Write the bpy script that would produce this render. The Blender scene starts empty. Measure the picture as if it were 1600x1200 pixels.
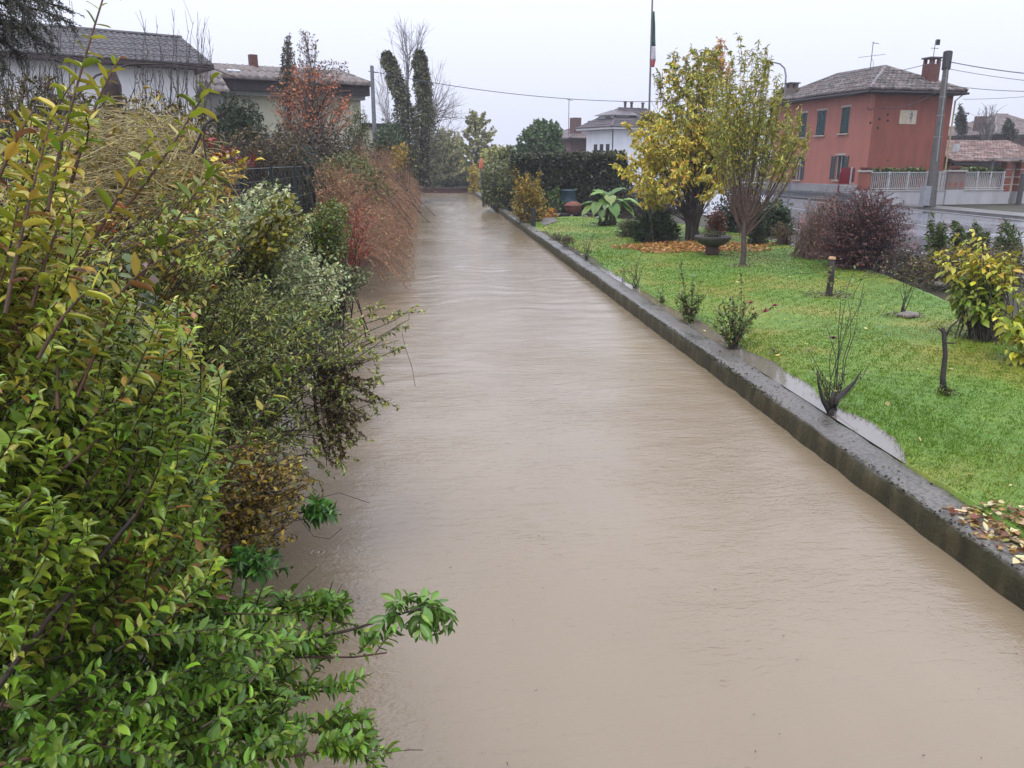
import bpy, bmesh, math, random
import numpy as np
rng = np.random.default_rng(7)
random.seed(7)
rad = math.radians
scene = bpy.context.scene
COL = scene.collection

# ------------------------------------------------------------------ camera
FPX = 1230.0
PSI, THE = rad(5.8), rad(15.88)
CAM = np.array([0.0, 0.0, 3.2])
cam = bpy.data.cameras.new('camera')
cam.sensor_width = 36.0
cam.lens = FPX / 1600 * 36.0
cam.clip_start, cam.clip_end = 0.05, 3000
camo = bpy.data.objects.new('camera', cam)
COL.objects.link(camo)
camo.location = CAM
camo.rotation_euler = (math.pi / 2 - THE, 0, -PSI)
scene.camera = camo

# ------------------------------------------------------------------ overcast sky, soft sun, exposure
SUN_EL, SUN_AZ = 62.0, -150.0        # high, behind the photographer to the left
world = bpy.data.worlds.new('World')
scene.world = world
world.use_nodes = True
wt = world.node_tree
wt.nodes.clear()
wo = wt.nodes.new('ShaderNodeOutputWorld')
bg = wt.nodes.new('ShaderNodeBackground')
bg.inputs['Strength'].default_value = 0.1
sky = wt.nodes.new('ShaderNodeTexSky')
sky.sky_type = 'NISHITA'
sky.sun_disc = False
sky.sun_elevation = rad(SUN_EL)
sky.sun_rotation = rad(SUN_AZ)
sky.dust_density = 4.0
sky.air_density = 1.5
tc = wt.nodes.new('ShaderNodeTexCoord')
sx = wt.nodes.new('ShaderNodeSeparateXYZ')
ramp = wt.nodes.new('ShaderNodeMapRange')       # overcast cloud deck: brighter towards the zenith (CIE overcast sky)
ramp.inputs['From Min'].default_value = 0.0
ramp.inputs['From Max'].default_value = 1.0
ramp.inputs['To Min'].default_value = 7.0
ramp.inputs['To Max'].default_value = 20.5
cl = wt.nodes.new('ShaderNodeVectorMath'); cl.operation = 'SCALE'
cl.inputs[0].default_value = (0.915, 0.955, 1.15)
mixs = wt.nodes.new('ShaderNodeMix'); mixs.data_type = 'RGBA'
mixs.inputs['Factor'].default_value = 0.94
wt.links.new(tc.outputs['Generated'], sx.inputs[0])
wt.links.new(sx.outputs['Z'], ramp.inputs['Value'])
wt.links.new(ramp.outputs['Result'], cl.inputs['Scale'])
wt.links.new(sky.outputs['Color'], mixs.inputs['A'])
wt.links.new(cl.outputs['Vector'], mixs.inputs['B'])
wt.links.new(mixs.outputs['Result'], bg.inputs['Color'])
wt.links.new(bg.outputs['Background'], wo.inputs['Surface'])
sl = bpy.data.lights.new('sun', 'SUN')
sl.energy = 1.5
sl.angle = rad(22)
sl.color = (1.0, 0.97, 0.93)
so = bpy.data.objects.new('sun', sl)
COL.objects.link(so)
so.rotation_euler = (rad(90 - SUN_EL), 0, rad(-SUN_AZ) + math.pi)
vs = scene.view_settings
vs.view_transform = 'Standard'
vs.look = 'None'
vs.exposure = 0.28
vs.gamma = 1.0
vs.use_curve_mapping = False

# ------------------------------------------------------------------ helpers: points along sight lines
FW = np.array([math.sin(PSI) * math.cos(THE), math.cos(PSI) * math.cos(THE), -math.sin(THE)])
RT = np.array([math.cos(PSI), -math.sin(PSI), 0.0])
UP = np.cross(RT, FW)
def ray(u, v):
    return FW + RT * ((u - 800) / FPX) + UP * ((600 - v) / FPX)
def P(u, v, d):
    return CAM + ray(u, v) * d
def Pn(u, v, d):
    u, v, d = np.asarray(u, float), np.asarray(v, float), np.asarray(d, float)
    r = FW + RT * ((u - 800) / FPX)[..., None] + UP * ((600 - v) / FPX)[..., None]
    return CAM + r * d[..., None]
def G(u, v, z):
    r = ray(u, v)
    return CAM + r * ((z - CAM[2]) / r[2])
def hit(u, v, p0, ang):
    """point where the sight line meets the vertical wall plane through p0 whose base runs along ang (deg from +X)"""
    n = np.array([-math.sin(rad(ang)), math.cos(rad(ang)), 0])
    r = ray(u, v)
    return CAM + r * (np.dot(np.asarray(p0) - CAM, n) / np.dot(r, n))
def project(p):
    q = np.asarray(p) - CAM
    d = q @ FW
    return 800 + FPX * (q @ RT) / d, 600 - FPX * (q @ UP) / d, d
def nz(a):
    return a / np.maximum(np.linalg.norm(a, axis=-1, keepdims=True), 1e-9)
V3 = lambda *a: np.array(a, float)

def s2l(c):
    c = c / 255.0
    return c / 12.92 if c <= 0.04045 else ((c + 0.055) / 1.055) ** 2.4
def K(r, g, b, k=0.72):
    return (s2l(r) * k, s2l(g) * k, s2l(b) * k)

# ------------------------------------------------------------------ helpers: materials
MATS = {}
def nodes_of(name):
    m = bpy.data.materials.new(name)
    m.use_nodes = True
    nt = m.node_tree
    return m, nt, nt.nodes['Principled BSDF'], nt.nodes['Material Output']
def noise(nt, scale, detail=4, rough=0.55, coord='Object', mp=None):
    t = nt.nodes.new('ShaderNodeTexCoord')
    n = nt.nodes.new('ShaderNodeTexNoise')
    n.inputs['Scale'].default_value = scale
    n.inputs['Detail'].default_value = detail
    n.inputs['Roughness'].default_value = rough
    src = t.outputs[coord]
    if mp:
        m = nt.nodes.new('ShaderNodeMapping')
        m.inputs['Scale'].default_value = mp
        nt.links.new(src, m.inputs['Vector'])
        src = m.outputs['Vector']
    nt.links.new(src, n.inputs['Vector'])
    return n
def cramp(nt, fac, stops):
    r = nt.nodes.new('ShaderNodeValToRGB')
    el = r.color_ramp.elements
    while len(el) < len(stops):
        el.new(0.5)
    for e, (p, c) in zip(el, stops):
        e.position = p
        e.color = (*c, 1)
    nt.links.new(fac, r.inputs['Fac'])
    return r
def mixc(nt, fac, a, b, mode='MIX'):
    m = nt.nodes.new('ShaderNodeMix'); m.data_type = 'RGBA'; m.blend_type = mode
    for key, val in (('Factor', fac), ('A', a), ('B', b)):
        if hasattr(val, 'links') or hasattr(val, 'is_linked'):
            nt.links.new(val, m.inputs[key])
        elif key == 'Factor':
            m.inputs[key].default_value = val
        else:
            m.inputs[key].default_value = (*val, 1)
    return m.outputs['Result']
def bump(nt, height, strength, dist, bsdf):
    b = nt.nodes.new('ShaderNodeBump')
    b.inputs['Strength'].default_value = strength
    b.inputs['Distance'].default_value = dist
    nt.links.new(height, b.inputs['Height'])
    nt.links.new(b.outputs['Normal'], bsdf.inputs['Normal'])
    return b
def plain(name, c1, c2=None, scale=6.0, rough=0.7, bs=0.2, bd=0.01, mp=None, metal=0.0):
    if name in MATS:
        return MATS[name]
    m, nt, b, o = nodes_of(name)
    c2 = c2 or tuple(x * 0.7 for x in c1)
    n = noise(nt, scale, 5, mp=mp)
    r = cramp(nt, n.outputs['Fac'], [(0.32, c2), (0.68, c1)])
    nt.links.new(r.outputs['Color'], b.inputs['Base Color'])
    b.inputs['Roughness'].default_value = rough
    b.inputs['Metallic'].default_value = metal
    if bs:
        bump(nt, n.outputs['Fac'], bs, bd, b)
    MATS[name] = m
    return m
def leaf_material(name, source, rough=0.33, trans=0.22, spec=.45, spots=(.64, .58, .5)):
    m, nt, b, o = nodes_of(name)
    if source == 'attribute':
        a = nt.nodes.new('ShaderNodeAttribute'); a.attribute_name = 'Col'
    else:
        a = nt.nodes.new('ShaderNodeObjectInfo')
    n = noise(nt, 60, 2)
    dark = mixc(nt, 1.0, a.outputs['Color'], spots, 'MULTIPLY')
    c = mixc(nt, n.outputs['Fac'], dark, a.outputs['Color'])
    nt.links.new(c, b.inputs['Base Color'])
    b.inputs['Roughness'].default_value = rough
    b.inputs['Specular IOR Level'].default_value = spec
    t = nt.nodes.new('ShaderNodeBsdfTranslucent')
    nt.links.new(c, t.inputs['Color'])
    mx = nt.nodes.new('ShaderNodeMixShader')
    mx.inputs['Fac'].default_value = trans
    nt.links.new(b.outputs['BSDF'], mx.inputs[1])
    nt.links.new(t.outputs['BSDF'], mx.inputs[2])
    nt.links.new(mx.outputs['Shader'], o.inputs['Surface'])
    return m
LEAF = leaf_material('leaf', 'attribute')
LEAFO = leaf_material('leaf_single', 'object')
GRASS = leaf_material('grass_blade', 'attribute', .55, .35, .12, (.95, .95, .95))
def bark(c):
    key = 'bark_%d_%d_%d' % c
    return plain(key, K(*c), K(*[x * 0.55 for x in c]), 14, 0.75, 0.4, 0.01)

# ------------------------------------------------------------------ helpers: objects
def tag(o, label=None, cat=None, group=None, kind=None):
    if label: o['label'] = label
    if cat: o['category'] = cat
    if group: o['group'] = group
    if kind: o['kind'] = kind
    return o
def thing(name, label, cat, loc=(0, 0, 0), rz=0.0, group=None):
    o = bpy.data.objects.new(name, None)
    o.empty_display_size = 0.1
    COL.objects.link(o)
    o.location = tuple(float(x) for x in loc)
    o.rotation_euler = (0, 0, rz)
    return tag(o, label, cat, group)
def link(name, me, mat=None, parent=None, kind=None):
    o = bpy.data.objects.new(name, me)
    COL.objects.link(o)
    if mat is not None and not me.materials:
        me.materials.append(mat)
    if parent is not None:
        o.parent = parent
    if kind: o['kind'] = kind
    return o
def mesh_np(name, verts, faces, cols=None, smooth=False):
    """verts (n,3); faces (m,k) array or list of such arrays"""
    me = bpy.data.meshes.new(name)
    if not isinstance(faces, list):
        faces = [faces]
    faces = [np.asarray(f, np.int32) for f in faces if len(f)]
    me.vertices.add(len(verts))
    me.vertices.foreach_set('co', np.asarray(verts, np.float32).ravel())
    loops = np.concatenate([f.ravel() for f in faces])
    sizes = np.concatenate([np.full(len(f), f.shape[1], np.int32) for f in faces])
    starts = np.concatenate([[0], np.cumsum(sizes)[:-1]]).astype(np.int32)
    me.loops.add(len(loops))
    me.loops.foreach_set('vertex_index', loops)
    me.polygons.add(len(sizes))
    me.polygons.foreach_set('loop_start', starts)
    if smooth:
        me.polygons.foreach_set('use_smooth', np.ones(len(sizes), bool))
    me.update(calc_edges=True)
    if cols is not None:
        a = me.color_attributes.new('Col', 'FLOAT_COLOR', 'POINT')
        c4 = np.ones((len(verts), 4), np.float32)
        c4[:, :3] = cols
        a.data.foreach_set('color', c4.ravel())
    return me
class MB:
    """collects boxes, tubes, prisms into one mesh"""
    def __init__(s): s.v, s.f = [], []
    def add(s, vs, fs):
        b = len(s.v)
        s.v += [tuple(float(c) for c in p) for p in vs]
        s.f += [tuple(b + i for i in f) for f in fs]
        return s
    def box(s, x0, x1, y0, y1, z0, z1):
        return s.add([(x0, y0, z0), (x1, y0, z0), (x1, y1, z0), (x0, y1, z0), (x0, y0, z1), (x1, y0, z1), (x1, y1, z1), (x0, y1, z1)],
                     [(0, 3, 2, 1), (4, 5, 6, 7), (0, 1, 5, 4), (1, 2, 6, 5), (2, 3, 7, 6), (3, 0, 4, 7)])
    def tube(s, pts, r, n=8, cap=True):
        pts = [np.asarray(p, float) for p in pts]
        rs = r if hasattr(r, '__len__') else [r] * len(pts)
        base = len(s.v)
        for i, p in enumerate(pts):
            t = nz(pts[min(i + 1, len(pts) - 1)] - pts[max(i - 1, 0)])
            a = V3(0, 0, 1) if abs(t[2]) < 0.9 else V3(1, 0, 0)
            e1 = nz(np.cross(t, a)); e2 = np.cross(t, e1)
            for k in range(n):
                w = 2 * math.pi * k / n
                s.v.append(tuple(p + rs[i] * (math.cos(w) * e1 + math.sin(w) * e2)))
        for i in range(len(pts) - 1):
            for k in range(n):
                a, b = base + i * n + k, base + i * n + (k + 1) % n
                s.f.append((a, b, b + n, a + n))
        if cap:
            s.f.append(tuple(base + k for k in reversed(range(n))))
            s.f.append(tuple(base + (len(pts) - 1) * n + k for k in range(n)))
        return s
    def lathe(s, prof, c=(0, 0, 0), n=20):
        base = len(s.v)
        for r, z in prof:
            for k in range(n):
                w = 2 * math.pi * k / n
                s.v.append((c[0] + r * math.cos(w), c[1] + r * math.sin(w), c[2] + z))
        for i in range(len(prof) - 1):
            for k in range(n):
                a, b = base + i * n + k, base + i * n + (k + 1) % n
                s.f.append((a, b, b + n, a + n))
        s.f.append(tuple(base + k for k in reversed(range(n))))
        s.f.append(tuple(base + (len(prof) - 1) * n + k for k in range(n)))
        return s
    def build(s, name, mat, parent=None, kind=None, bevel=0, smooth=False):
        me = bpy.data.meshes.new(name)
        me.from_pydata(s.v, [], s.f)
        if bevel:
            bm = bmesh.new(); bm.from_mesh(me)
            bmesh.ops.bevel(bm, geom=list(bm.edges), offset=bevel, segments=2, affect='EDGES', profile=0.5)
            bm.to_mesh(me); bm.free()
        if smooth:
            me.polygons.foreach_set('use_smooth', np.ones(len(me.polygons), bool))
        me.update()
        return link(name, me, mat, parent, kind)
def copy_tree(o, parent=None):
    c = o.copy(); COL.objects.link(c); c.parent = parent
    for ch in list(o.children):
        copy_tree(ch, c)
    return c

# ------------------------------------------------------------------ helpers: plants
T8v = np.array([[0, 0, 0], [0, .36, -.03], [0, .70, -.05], [0, 1, -.14], [-.36, .24, .05], [-.42, .62, .03], [.36, .24, .05], [.42, .62, .03]])
T8f = [np.array([[0, 6, 1], [0, 1, 4], [2, 7, 3], [2, 3, 5]]), np.array([[1, 6, 7, 2], [1, 2, 5, 4]])]
T2v = np.array([[0, 0, 0], [.5, .45, .10], [0, 1, -.08], [-.5, .45, .10]])
T2f = [np.array([[0, 1, 2], [0, 2, 3]])]
_st = [(0, 0, 0), (.14, .20, -.01), (.38, .43, -.03), (.64, .40, -.06), (.86, .19, -.11), (1, 0, -.17)]
T14v = np.array([[0, t, z] for t, w, z in _st] + [[-w, t, z + .07 * (w > 0)] for t, w, z in _st[1:5]] + [[w, t, z + .07 * (w > 0)] for t, w, z in _st[1:5]])
T14f = [np.array([[0, 10, 1], [0, 1, 6], [4, 13, 5], [4, 5, 9]]), np.array([[i + 1, i + 10, i + 11, i + 2] for i in range(3)] + [[i + 1, i + 2, i + 7, i + 6] for i in range(3)])]
TMPL = {'leaf14': (T14v, T14f), 'leaf8': (T8v, T8f), 'leaf2': (T2v, T2f)}
def leaf_mesh(name, L, tmpl='leaf8'):
    tv, tf = TMPL[tmpl]
    p, D, N, l, w, c = L['p'], nz(L['d']), L['n'], L['l'], L['w'], L['c']
    S = nz(np.cross(D, N)); N = np.cross(S, D)
    k = len(tv)
    v = (p[:, None, :] + S[:, None, :] * (w[:, None] * tv[None, :, 0])[..., None]
         + D[:, None, :] * (l[:, None] * tv[None, :, 1])[..., None]
         + N[:, None, :] * (l[:, None] * tv[None, :, 2] * L.get('curl', np.ones(len(l)))[:, None])[..., None])
    off = (np.arange(len(p)) * k)
    fs = [(f[None] + off[:, None, None]).reshape(-1, f.shape[1]) for f in tf]
    return mesh_np(name, v.reshape(-1, 3), fs, np.repeat(c, k, axis=0))
def cat_leaves(*Ls):
    keys = set(Ls[0])
    for L in Ls: keys &= set(L)
    return {k: np.concatenate([L[k] for L in Ls]) for k in keys}
def sub_leaves(L, m):
    return {k: v[m] for k, v in L.items()}
LEAF_UNIT = {}
def leaf_unit(tmpl, variant):
    key = (tmpl, variant)
    if key not in LEAF_UNIT:
        tv, tf = TMPL[tmpl]
        cur = [0.6, 1.2, 2.0, 2.8][variant]
        v = tv.copy(); v[:, 2] *= cur
        v[:, 0] += 0.04 * np.sin(v[:, 1] * 4 + variant)
        LEAF_UNIT[key] = mesh_np('leaf', v, tf)
        LEAF_UNIT[key].materials.append(LEAFO)
    return LEAF_UNIT[key]
from mathutils import Matrix
def leaves_to(parent, L, singles=0, tmpl='leaf8', base=V3(0, 0, 0)):
    """the leaves that show largest become one object each, the rest one mesh"""
    L = dict(L)
    L['p'] = L['p'] - base
    if singles:
        u, v, d = project(L['p'] + base)
        inside = (u > 0) & (u < 1600) & (v > 0) & (v < 1200) & (d > 0.2)
        score = np.where(inside, L['l'] / np.maximum(d, .1), 0)
        idx = np.argsort(-score)[:singles]
        idx = idx[score[idx] > 0]
        D = nz(L['d']); S = nz(np.cross(D, L['n'])); N = np.cross(S, D)
        for i in idx:
            o = bpy.data.objects.new('leaf', leaf_unit(tmpl, int(i) % 4))
            COL.objects.link(o)
            o.parent = parent
            m = Matrix.Identity(4)
            for r in range(3):
                m[r][0] = S[i][r] * L['w'][i]; m[r][1] = D[i][r] * L['l'][i]; m[r][2] = N[i][r] * L['l'][i]; m[r][3] = L['p'][i][r]
            o.matrix_local = m
            o.color = (*[float(x) for x in L['c'][i]], 1)
        keep = np.ones(len(L['p']), bool); keep[idx] = False
        L = sub_leaves(L, keep)
    if len(L['p']):
        link('foliage', leaf_mesh('foliage', L, tmpl), LEAF, parent, 'stuff')
def tubes(name, pts, r0, r1, sides=4):
    """pts (n,k,3) polylines; radius tapers r0 -> r1 (scalars or (n,))"""
    n, k, _ = pts.shape
    t = np.linspace(0, 1, k)
    r = np.asarray(r0 * np.ones(n))[:, None] * (1 - t) + np.asarray(r1 * np.ones(n))[:, None] * t
    T = nz(np.gradient(pts, axis=1))
    a = np.where(np.abs(T[..., 2:3]) < 0.9, V3(0, 0, 1), V3(1, 0, 0))
    e1 = nz(np.cross(T, a)); e2 = np.cross(T, e1)
    w = 2 * math.pi * np.arange(sides) / sides
    v = pts[:, :, None, :] + r[:, :, None, None] * (np.cos(w)[None, None, :, None] * e1[:, :, None, :] + np.sin(w)[None, None, :, None] * e2[:, :, None, :])
    idx = np.arange(n * k * sides).reshape(n, k, sides)
    a0, a1 = idx[:, :-1], idx[:, 1:]
    f = np.stack([a0, np.roll(a0, -1, 2), np.roll(a1, -1, 2), a1], -1).reshape(-1, 4)
    return mesh_np(name, v.reshape(-1, 3), f, smooth=True)
def bez(S, C, E, t):
    t = np.asarray(t)
    if t.ndim == 1: t = np.broadcast_to(t, (len(S), len(t)))
    t = t[..., None]
    return (1 - t) ** 2 * S[:, None] + 2 * t * (1 - t) * C[:, None] + t ** 2 * E[:, None]
def btan(S, C, E, t):
    t = np.asarray(t)[..., None]
    return 2 * (1 - t) * (C - S)[:, None] + 2 * t * (E - C)[:, None]
LEAFK = 1.42
def pick(pal, n, jit=0.22, k=None):
    """pal: list of (weight, (r,g,b) photo colour)"""
    w = np.array([p[0] for p in pal], float); w /= w.sum()
    c = np.array([K(*p[1]) for p in pal])[rng.choice(len(pal), n, p=w)]
    return np.minimum(.82, c * (k or LEAFK)) * V3(1, 1, .72) * np.exp(rng.normal(0, jit, (n, 1))) * np.exp(rng.normal(0, 0.08, (n, 3)))
def twig_leaves(S, C, E, m, t0, ll, lw, pal, out=0.9, droop=0.1, up=0.9, pairs=False, jit=0.22, t1=1.0):
    n = len(S)
    if pairs:
        h = (m + 1) // 2
        t = np.repeat(t0 + (t1 - t0) * (np.arange(h)[None] + rng.random((n, 1)) * .6) / h, 2, axis=1)
        t = np.clip(t + rng.normal(0, .004, t.shape), 0, 1)
    else:
        t = t0 + (t1 - t0) * rng.random((n, m)) ** 0.85
    p = bez(S, C, E, t); T = nz(btan(S, C, E, t))
    if pairs:
        a = np.where(np.abs(T[..., 2:3]) < 0.9, V3(0, 0, 1), V3(1, 0, 0))
        e1 = nz(np.cross(T, a)); e2 = np.cross(T, e1)
        k = np.arange(t.shape[1])
        w = (k % 2) * math.pi + (k // 2) * (math.pi / 2) + rng.random((n, 1)) * 6.28 + rng.normal(0, .25, t.shape)
        R = np.cos(w)[..., None] * e1 + np.sin(w)[..., None] * e2
    else:
        R = nz(rng.normal(size=p.shape))
    D = nz(T * 0.55 + R * out + V3(0, 0, -droop))
    N = nz(V3(0, 0, 1) * up + nz(rng.normal(size=p.shape)) * (1 - up * 0.5) + T * 0.4)
    q = p.shape[0] * p.shape[1]
    s = np.minimum(1.45, np.exp(rng.normal(0, 0.3, q))) * (1 - 0.45 * np.clip(t.ravel() - .75, 0, 1) / .25 * (1 if pairs else 0))
    return dict(p=p.reshape(-1, 3), d=D.reshape(-1, 3), n=N.reshape(-1, 3), l=ll * s, w=lw * s, c=pick(pal, q, jit),
                curl=rng.uniform(.3, 2.6, q), t=t.ravel())
def stems_mesh(name, S, C, E, r0, r1, k=6, sides=4, wig=0.0, base=V3(0, 0, 0)):
    pts = bez(S, C, E, np.linspace(0, 1, k))
    if wig:
        nzv = rng.normal(0, wig, pts.shape); nzv[:, 0] = 0
        pts = pts + nzv
    return tubes(name, pts - base, r0, r1, sides)
def ellip(n, c, r, inner=0.35, zmin=-1.0):
    d = nz(rng.normal(size=(n * 3, 3)))
    d = d[d[:, 2] > zmin][:n]
    rr = (inner ** 3 + (1 - inner ** 3) * rng.random((len(d), 1))) ** (1 / 3)
    lump = 1 + 0.16 * np.sin(d[:, :1] * 5.3 + c[0]) * np.cos(d[:, 1:2] * 4.1 + c[1]) + 0.1 * np.sin(d[:, 2:3] * 7.7 + c[2] * 3)
    return np.asarray(c) + d * rr * lump * np.asarray(r)
def shrub(name, label, cat, base, E, m, t0, ll, lw, pal, stemc=(70, 55, 42), r0=.012, r1=.003, spread=0.12, arch=0.35,
          nstem=None, tmpl='leaf2', singles=0, group=None, wig=0.0, out=0.9, droop=0.1, up=0.9, k=6, S=None, jit=0.22, pairs=False, t1=1.0, parts=None):
    base = np.asarray(base, float)
    n = len(E)
    if S is None:
        S = base + rng.normal(0, 1, (n, 3)) * V3(spread, spread, 0.01)
    H = (E - S)
    C = S + H * V3(.35, .35, .5 + arch) + rng.normal(0, 1, (n, 3)) * 0.06 * np.linalg.norm(H, axis=1, keepdims=True)
    th = thing(name, label, cat, base, group=group)
    ns = n if nstem is None else min(nstem, n)
    if ns:
        link('stems', stems_mesh('stems', S[:ns], C[:ns], E[:ns], r0, r1, k, 4 if r0 > .006 else 3, wig, base), bark(stemc), th, 'stuff' if ns > 12 else None)
    if m:
        L = twig_leaves(S, C, E, m, t0, ll, lw, pal, out, droop, up, pairs, jit, t1)
        leaves_to(th, L, singles, tmpl, base)
    return th
def side_twigs(S, C, E, m, t0, ln, up=0.3, out=0.8, fwd=0.5):
    n = len(S)
    t = t0 + (1 - t0) * rng.random((n, m))
    p = bez(S, C, E, t); T = nz(btan(S, C, E, t))
    D = nz(T * fwd + nz(rng.normal(size=p.shape)) * out + V3(0, 0, up))
    l = ln * np.exp(rng.normal(0, .3, t.shape))[..., None] * (1.15 - t[..., None] * .6)
    e = p + D * l
    c = p + (e - p) * .5 + V3(0, 0, .12) * l
    return p.reshape(-1, 3), c.reshape(-1, 3), e.reshape(-1, 3)
# ================================================================== setting: ground, water, wall, lawn, road
WX0, WX1 = 4.27, 4.68          # river wall, front and back face
WTOP = 0.28
def smooth01(x):
    x = np.clip(x, 0, 1); return x * x * (3 - 2 * x)

def make_ground():
    prof = [(-900, 1.6), (-60, 1.6), (-12, 1.5), (-4.2, 1.45), (-3.1, 1.25), (-2.5, .75), (-2.1, .1), (-1.8, -.6), (4.3, -.6), (4.5, .0), (11.8, .18), (12.4, .34), (14.0, .40), (29.5, .42), (60, .5), (900, .5)]
    xs = np.array([p[0] for p in prof]); z0 = np.array([p[1] for p in prof])
    ys = np.array([-40, -5, 0, 4, 8, 12, 18, 26, 36, 48, 60, 72, 82, 83, 90, 110, 160, 300, 1500.])
    zz = np.repeat(z0[None], len(ys), 0)
    far = ys > 82.5
    zz[far] = np.where((xs > -4.5) & (xs < 12), .55, z0)
    X, Y = np.meshgrid(xs, ys)
    v = np.stack([X, Y, zz], -1).reshape(-1, 3)
    i = np.arange(len(v)).reshape(X.shape)
    f = np.stack([i[:-1, :-1], i[:-1, 1:], i[1:, 1:], i[1:, :-1]], -1).reshape(-1, 4)
    m, nt, b, o = nodes_of('soil')
    n1 = noise(nt, .5, 6); n2 = noise(nt, 9, 6)
    c1 = cramp(nt, n1.outputs['Fac'], [(.35, K(58, 46, 32)), (.6, K(70, 72, 38))])
    c2 = cramp(nt, n2.outputs['Fac'], [(.3, (.45, .42, .4)), (.7, (1.1, 1.1, 1.0))])
    nt.links.new(mixc(nt, 1.0, c1.outputs['Color'], c2.outputs['Color'], 'MULTIPLY'), b.inputs['Base Color'])
    b.inputs['Roughness'].default_value = .8
    bump(nt, n2.outputs['Fac'], .6, .03, b)
    tag(link('ground', mesh_np('ground', v, f), m), kind='structure')
make_ground()

def make_water():
    m, nt, b, o = nodes_of('muddy_water')
    nb = noise(nt, .35, 4, mp=(1, .5, 1))
    c = cramp(nt, nb.outputs['Fac'], [(.3, K(152, 134, 108, .60)), (.7, K(164, 148, 122, .60))])
    nt.links.new(c.outputs['Color'], b.inputs['Base Color'])
    b.inputs['Roughness'].default_value = .10
    b.inputs['IOR'].default_value = 1.5
    w1 = noise(nt, 2.2, 3, .5, mp=(.55, 1.5, 1))
    w1.inputs['Distortion'].default_value = .6
    w2 = noise(nt, 9, 3, .55, mp=(.6, 1.5, 1))
    w2.inputs['Distortion'].default_value = 1.2
    w3 = noise(nt, 42, 2, .5, mp=(.8, 1.2, 1))
    patch = noise(nt, .45, 2)                          # calm and ruffled patches
    pm = nt.nodes.new('ShaderNodeMapRange')
    pm.inputs['From Min'].default_value = .38; pm.inputs['From Max'].default_value = .68
    pm.inputs['To Min'].default_value = .4; pm.inputs['To Max'].default_value = 1.0
    nt.links.new(patch.outputs['Fac'], pm.inputs['Value'])
    # rain rings
    tcn = nt.nodes.new('ShaderNodeTexCoord')
    vo = nt.nodes.new('ShaderNodeTexVoronoi'); vo.inputs['Scale'].default_value = 1.5
    nt.links.new(tcn.outputs['Object'], vo.inputs['Vector'])
    def mth(op, a, b_=None, clamp=False):
        q = nt.nodes.new('ShaderNodeMath'); q.operation = op; q.use_clamp = clamp
        for i, val in enumerate((a, b_)):
            if val is None: continue
            if hasattr(val, 'is_linked'): nt.links.new(val, q.inputs[i])
            else: q.inputs[i].default_value = val
        return q.outputs[0]
    d = vo.outputs['Distance']
    ring = mth('SINE', mth('MULTIPLY', d, 95.0))
    fall = mth('MULTIPLY', mth('SUBTRACT', .17, d, True), 6.0)
    rings = mth('MULTIPLY', mth('MULTIPLY', ring, fall), .10)
    h = mth('ADD', mth('MULTIPLY', w1.outputs['Fac'], .6), mth('MULTIPLY', mth('MULTIPLY', w2.outputs['Fac'], .62), pm.outputs['Result']))
    h = mth('ADD', h, mth('MULTIPLY', mth('MULTIPLY', w3.outputs['Fac'], .30), pm.outputs['Result']))
    h = mth('ADD', h, mth('MULTIPLY', rings, 1.1))
    bump(nt, h, .48, .042, b)
    ys = np.concatenate([np.arange(-8, 3, .5), np.arange(3, 24, .10), np.arange(24, 82.4, .16)]); xs = np.linspace(-2.3, WX0 + .1, 58)
    X, Y = np.meshgrid(xs, ys)
    Z = np.zeros_like(X)
    wr = np.random.default_rng(3)
    wx = X + .25 * np.sin(Y * .8 + X) ; wy = Y + .22 * np.sin(X * 1.9 + Y * .45) + .12 * np.sin(X * 4.3 - Y * 1.3)
    for k in range(16):                                # short crests lying mostly across the current
        lam = .30 * 1.15 ** k if k < 10 else wr.uniform(.35, .9)
        an = wr.normal(0, .42); kk = 2 * math.pi / lam
        amp = .030 * lam / (2 * math.pi)
        env = .5 + .5 * np.sin(X * wr.uniform(.4, 1.6) + Y * wr.uniform(.15, .6) + wr.uniform(0, 6))
        Z += amp * env * np.sin(kk * (np.sin(an) * wx + np.cos(an) * wy) + wr.uniform(0, 6))
    Z *= .35 + .35 * smooth01((Y - 6) / 22) + .35 * smooth01((Y - 30) / 25)
    v = np.stack([X, Y, Z], -1).reshape(-1, 3)
    i = np.arange(len(v)).reshape(X.shape)
    f = np.stack([i[:-1, :-1], i[:-1, 1:], i[1:, 1:], i[1:, :-1]], -1).reshape(-1, 4)
    tag(link('river_water', mesh_np('river_water', v, f, smooth=True), m), kind='structure')
make_water()

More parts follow.
